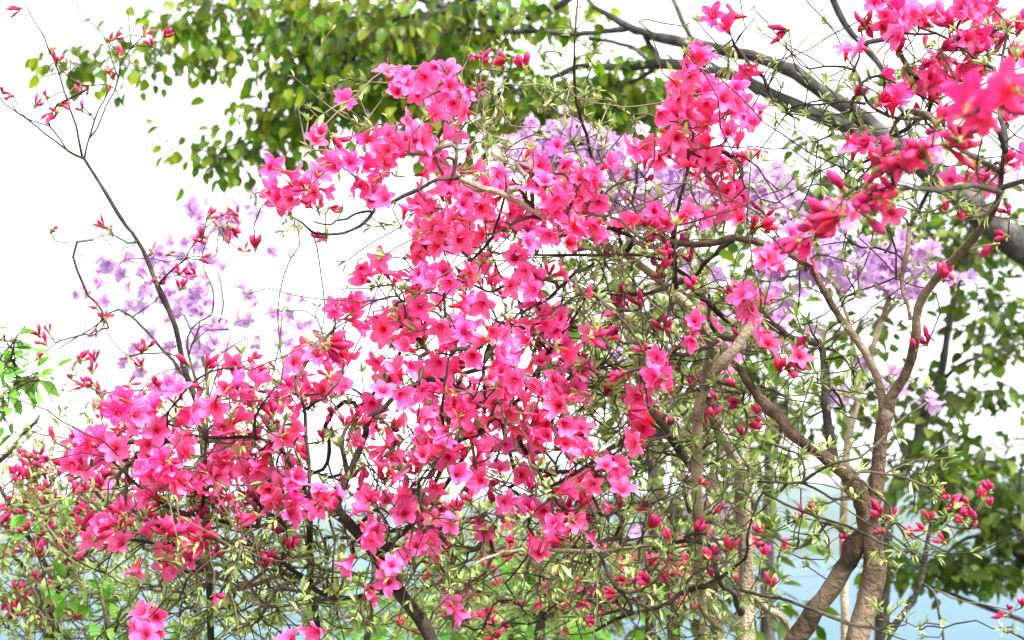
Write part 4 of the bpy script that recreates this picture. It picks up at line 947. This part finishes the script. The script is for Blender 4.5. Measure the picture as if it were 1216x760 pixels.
j.limb(pts('775,83,4.8,6 757,94,4.85,5 729,102,4.9,4.5 700,106,5.0,4 666,114,5.1,3.5 640,122,5.2,3'), sides=7)
j.limb(pts('686,-12,5.0,10 640,14,5.1,9 590,20,5.2,8 540,12,5.3,9 500,-4,5.4,12'), wob=0.012)
j.limb(pts('540,12,5.3,8 470,20,5.4,7 410,22,5.5,6 370,30,5.6,5 330,40,5.6,4 290,42,5.6,3 255,44,5.6,2.5'), sides=8)
j.limb(pts('470,22,5.4,5 420,70,5.5,4.5 380,95,5.5,4 335,95,5.5,3.5 320,125,5.5,3 300,160,5.5,3 270,175,5.5,2'), sides=7)
j.limb(pts('420,70,5.5,4 430,110,5.4,3 410,150,5.4,2.5'), sides=7)
j.limb(pts('985,-15,4.6,10 991,2,4.6,9 1003,28,4.6,9 1014,42,4.6,8.5 1026,55,4.6,8.5 1036,68,4.6,8 1046,80,4.6,8 1060,105,4.58,7 1075,140,4.55,7 1090,185,4.5,9'), sides=9)
j.limb(pts('793,-15,4.9,7 800,0,4.9,6.5 808,18,4.85,6.5 820,42,4.8,6.5 828,55,4.75,6'), sides=8)
j.limb(pts('820,52,4.7,5 850,80,4.7,5 880,95,4.65,6 900,112,4.62,6'), sides=8, grow=False)
crown(j, [(450, 50, 110, 50, 80, 5.0, 5.9), (380, 110, 55, 45, 23, 5.1, 5.8), (470, 115, 70, 35, 24, 5.0, 5.7), (330, 140, 40, 30, 9, 5.2, 5.7), (305, 185, 30, 20, 8, 5.2, 5.6), (240, 185, 28, 14, 3, 5.3, 5.5), (215, 45, 40, 30, 13, 5.3, 5.7), (255, 70, 22, 14, 3, 5.3, 5.6),
          (90, 70, 28, 12, 3, 5.3, 5.5), (165, 75, 30, 12, 3, 5.3, 5.5), (250, 5, 30, 8, 3, 5.3, 5.6), (290, 10, 20, 10, 3, 5.3, 5.6), (340, 20, 60, 20, 13, 5.2, 5.7), (560, 25, 50, 30, 14, 5.0, 5.6), (650, 15, 50, 14, 6, 5.0, 5.4), (600, 95, 30, 14, 3, 5.1, 5.4),
          (625, 130, 50, 40, 18, 5.0, 5.5), (700, 130, 60, 35, 22, 5.0, 5.4), (750, 125, 50, 35, 18, 4.9, 5.3), (775, 130, 25, 30, 7, 4.9, 5.2), (740, 75, 14, 10, 2, 4.9, 5.0), (640, 160, 30, 20, 7, 5.0, 5.4), (530, 130, 60, 60, 14, 5.2, 5.8)],
      BEECH, LEAF_ROUND, (0.036, 0.062), droop=0.9, per=15, spread=0.058, flat=0.7)
j.build_twigs()

# ------------------------------------------------------------------ 11. trees at the right
k = Plant('slender_tree', foot(1045, 6.0), 'slender dark-stemmed tree with deep green leaf tiers behind the forked brown trunk', 'tree', BARK_GREY, BARK_GREY, 'trees behind the azaleas', leaf_r=0.0016, twig_max=0.010)
k.trunk(down(1046, 765, 6.0, 18) + pts('1050,660,6.0,17 1056,596,6.0,16 1068,566,6.0,15 1085,539,6.0,14 1100,482,6.0,13 1115,448,6.0,11 1125,397,6.0,9 1135,346,6.0,8 1150,290,6.0,7 1160,230,6.0,5'), sides=9)
k.limb(pts('1068,566,6.0,9 1075,540,6.0,8 1065,500,6.0,6 1040,450,6.0,5 1020,400,6.0,4'), sides=7)
k.limb(pts('1100,482,6.0,8 1130,440,6.0,6 1170,420,6.0,5 1210,410,6.0,4'), sides=7)
k.limb(pts('1135,346,6.0,6 1100,310,6.1,5 1050,270,6.1,4 990,230,6.2,3'), sides=7)
crown(k, [(1175, 300, 60, 40, 13, 5.5, 6.8), (1190, 365, 40, 40, 9, 5.5, 6.8), (1120, 280, 60, 40, 13, 5.6, 6.8), (1160, 235, 60, 30, 6, 5.5, 6.6), (1195, 430, 26, 25, 5, 5.5, 6.5), (1120, 465, 45, 22, 6, 5.6, 6.5), (1150, 400, 30, 20, 2, 5.6, 6.4), (1050, 270, 60, 40, 10, 5.8, 6.8), (980, 210, 40, 30, 6, 5.8, 6.8), (960, 165, 24, 14, 2, 5.8, 6.3), (960, 250, 40, 40, 6, 5.8, 6.8),
          (1010, 400, 50, 40, 6, 5.8, 6.8), (1000, 500, 40, 40, 5, 5.8, 6.8), (1090, 540, 40, 34, 5, 5.6, 6.6), (1170, 470, 40, 12, 2, 5.6, 6.5), (1140, 515, 60, 18, 5, 5.6, 6.5), (1195, 490, 20, 16, 2, 5.6, 6.4), (1205, 530, 16, 20, 2, 5.6, 6.4), (900, 300, 40, 60, 5, 5.8, 6.8), (1060, 130, 60, 30, 2, 5.8, 6.6), (1180, 170, 30, 40, 2, 5.8, 6.6)],
      MAPLE, LEAF_ROUND, (0.035, 0.066), droop=0.4, per=20, spread=0.075, flat=0.42)
k.build_twigs()
k2 = Plant('leaning_tree', foot(1330, 5.2), 'low tree leaning in from the right edge over blue water, green leaves in tiers', 'tree', BARK_GREY, BARK_GREY, 'trees behind the azaleas', leaf_r=0.0016, twig_max=0.009)
k2.trunk(down(1330, 900, 5.2, 30) + pts('1310,800,5.2,24 1270,720,5.2,16 1216,664,5.2,10 1186,637,5.2,9 1160,613,5.2,7 1140,590,5.2,5'), sides=9)
k2.limb(pts('1310,800,5.2,14 1260,760,5.2,8 1216,737,5.2,6 1190,728,5.2,5.5 1160,717,5.2,5 1121,702,5.2,4.5 1095,694,5.2,3.5'), sides=7)
k2.limb(pts('1216,664,5.2,8 1190,640,5.3,5 1150,640,5.3,4 1110,670,5.3,3'), sides=7)
k2.limb(pts('1240,690,5.2,8 1215,640,5.1,5 1210,590,5.1,4 1215,540,5.1,3'), sides=7)
crown(k2, [(1150, 665, 50, 14, 12, 5.0, 5.6), (1110, 682, 45, 12, 11, 5.0, 5.6), (1075, 676, 16, 8, 3, 5.0, 5.4), (1185, 690, 25, 16, 7, 5.0, 5.6), (1190, 610, 26, 30, 12, 5.0, 5.6), (1150, 560, 50, 16, 10, 5.0, 5.6), (1205, 570, 14, 22, 6, 5.0, 5.5), (1140, 600, 40, 18, 7, 5.0, 5.5), (1205, 650, 14, 24, 6, 5.0, 5.5), (1105, 575, 30, 12, 5, 5.0, 5.5)],
      MAPLE, LEAF_ROUND, (0.034, 0.06), droop=0.4, per=15, spread=0.055, flat=0.45)
k2.build_twigs()
n1 = Plant('slim_tree', foot(908, 5.5), 'slim straight grey trunk behind the tangled azalea', 'tree', BARK_GREY, BARK_GREY, 'trees behind the azaleas', leaf_r=0.0016)
n1.trunk(down(912, 765, 5.5, 18) + pts('910,690,5.5,15 912,620,5.5,14 913,560,5.5,13 917,500,5.5,11 920,440,5.5,9 915,380,5.5,7'), sides=9)
n1.limb(pts('912,640,5.5,8 890,590,5.5,7 880,540,5.5,6 875,480,5.5,5'), sides=7)
n1.limb(pts('913,560,5.5,7 930,500,5.5,5 935,450,5.5,4'), sides=7)
crown(n1, [(890, 400, 50, 70, 36, 5.2, 6.0), (930, 480, 40, 50, 14, 5.2, 6.0), (860, 470, 40, 60, 24, 5.2, 6.0)], MAPLE, LEAF_OVAL, (0.05, 0.08), per=7, spread=0.08)
n1.build_twigs()
# green bushes behind the tangle
h1 = Plant('green_bush', foot(790, 4.6), 'leafy green bush with brown stems behind the leafy azalea tangle', 'bush', BARK_BROWN, TWIG, 'bushes behind the azaleas', leaf_r=0.0014)
h1.trunk(down(800, 765, 4.6, 16) + pts('795,650,4.6,14 780,560,4.6,12 760,460,4.6,9 740,380,4.6,6'), sides=8)
h1.limb(pts('795,650,4.6,10 830,560,4.6,9 850,470,4.6,8 860,390,4.6,6'), sides=8)
h1.limb(pts('770,520,4.6,8 720,440,4.6,6 690,380,4.6,5'), sides=7)
h1.limb(pts('860,800,4.4,16 846,700,4.4,14 842,600,4.4,13 850,540,4.4,11'), sides=8)
crown(h1, [(770, 420, 100, 100, 50, 4.3, 5.1), (820, 560, 90, 80, 42, 4.3, 5.1), (760, 640, 100, 70, 34, 4.3, 5.1), (760, 320, 90, 50, 17, 4.3, 5.0), (850, 700, 60, 60, 17, 4.3, 5.0)], MAPLE, LEAF_OVAL, (0.05, 0.08), per=7, spread=0.08, droop=0.2)
h1.build_twigs()
h2 = Plant('green_bush', foot(610, 4.2), 'low bright green bush behind the budding azalea at the bottom middle', 'bush', BARK_BROWN, TWIG, 'bushes behind the azaleas', leaf_r=0.0014)
h2.trunk(down(610, 765, 4.2, 14) + pts('612,720,4.2,11 618,690,4.2,8 610,660,4.2,5'), sides=8)
h2.limb(pts('612,730,4.2,8 560,710,4.2,6 520,720,4.2,5'), sides=7)
crown(h2, [(620, 700, 60, 40, 40, 4.0, 4.6), (560, 735, 80, 30, 40, 4.0, 4.6), (690, 735, 60, 30, 24, 4.0, 4.5), (440, 740, 50, 20, 14, 4.0, 4.5)], BROAD, LEAF_OVAL, (0.045, 0.07), per=7, spread=0.06, droop=0.2)
h2.build_twigs()

# ------------------------------------------------------------------ 12. small plants at the left edge
l1 = Plant('leafy_shrub', foot(-30, 2.0), 'bright green leafy shoot poking in at the left edge, one pink flower beside it', 'shrub', BARK_BROWN, TWIG, 'leafy green plants at the left', leaf_r=0.0012)
l1.trunk(down(-30, 765, 2.0, 10) + pts('-28,600,2.0,9 -22,500,2.0,7 -12,460,2.0,5 0,440,2.0,4'), sides=8)
l1.limb(pts('-22,500,2.0,5 0,470,2.0,3 20,460,2.0,2'), sides=6)
crown(l1, [(10, 408, 12, 12, 5, 1.95, 2.1), (8, 435, 14, 12, 8, 1.95, 2.1), (30, 450, 18, 10, 8, 1.95, 2.1), (2, 480, 8, 14, 6, 1.95, 2.1)], BROAD, LEAF_OVAL, (0.018, 0.028), per=5, spread=0.014, droop=0.1, name='foliage')
l1.build_twigs()
q1 = Plant('broad_leaved_plant', foot(140, 2.5), 'broad bright green leaves low among the twigs near the bottom left corner', 'plant', BARK_BROWN, TWIG, 'leafy green plants at the left', leaf_r=0.0012)
q1.trunk(down(130, 765, 2.5, 7) + pts('128,740,2.5,6 122,715,2.5,4 118,700,2.5,3'), sides=7)
crown(q1, [(95, 706, 16, 5, 4, 2.45, 2.55), (135, 710, 12, 6, 4, 2.45, 2.55), (30, 612, 22, 8, 3, 2.5, 2.6), (110, 750, 40, 10, 8, 2.45, 2.6), (230, 742, 30, 10, 5, 2.45, 2.6), (175, 745, 30, 12, 4, 2.45, 2.6)], BROAD, LEAF_ROUND, (0.022, 0.036), per=4, spread=0.02, droop=0.2, name='foliage')
q1.build_twigs()
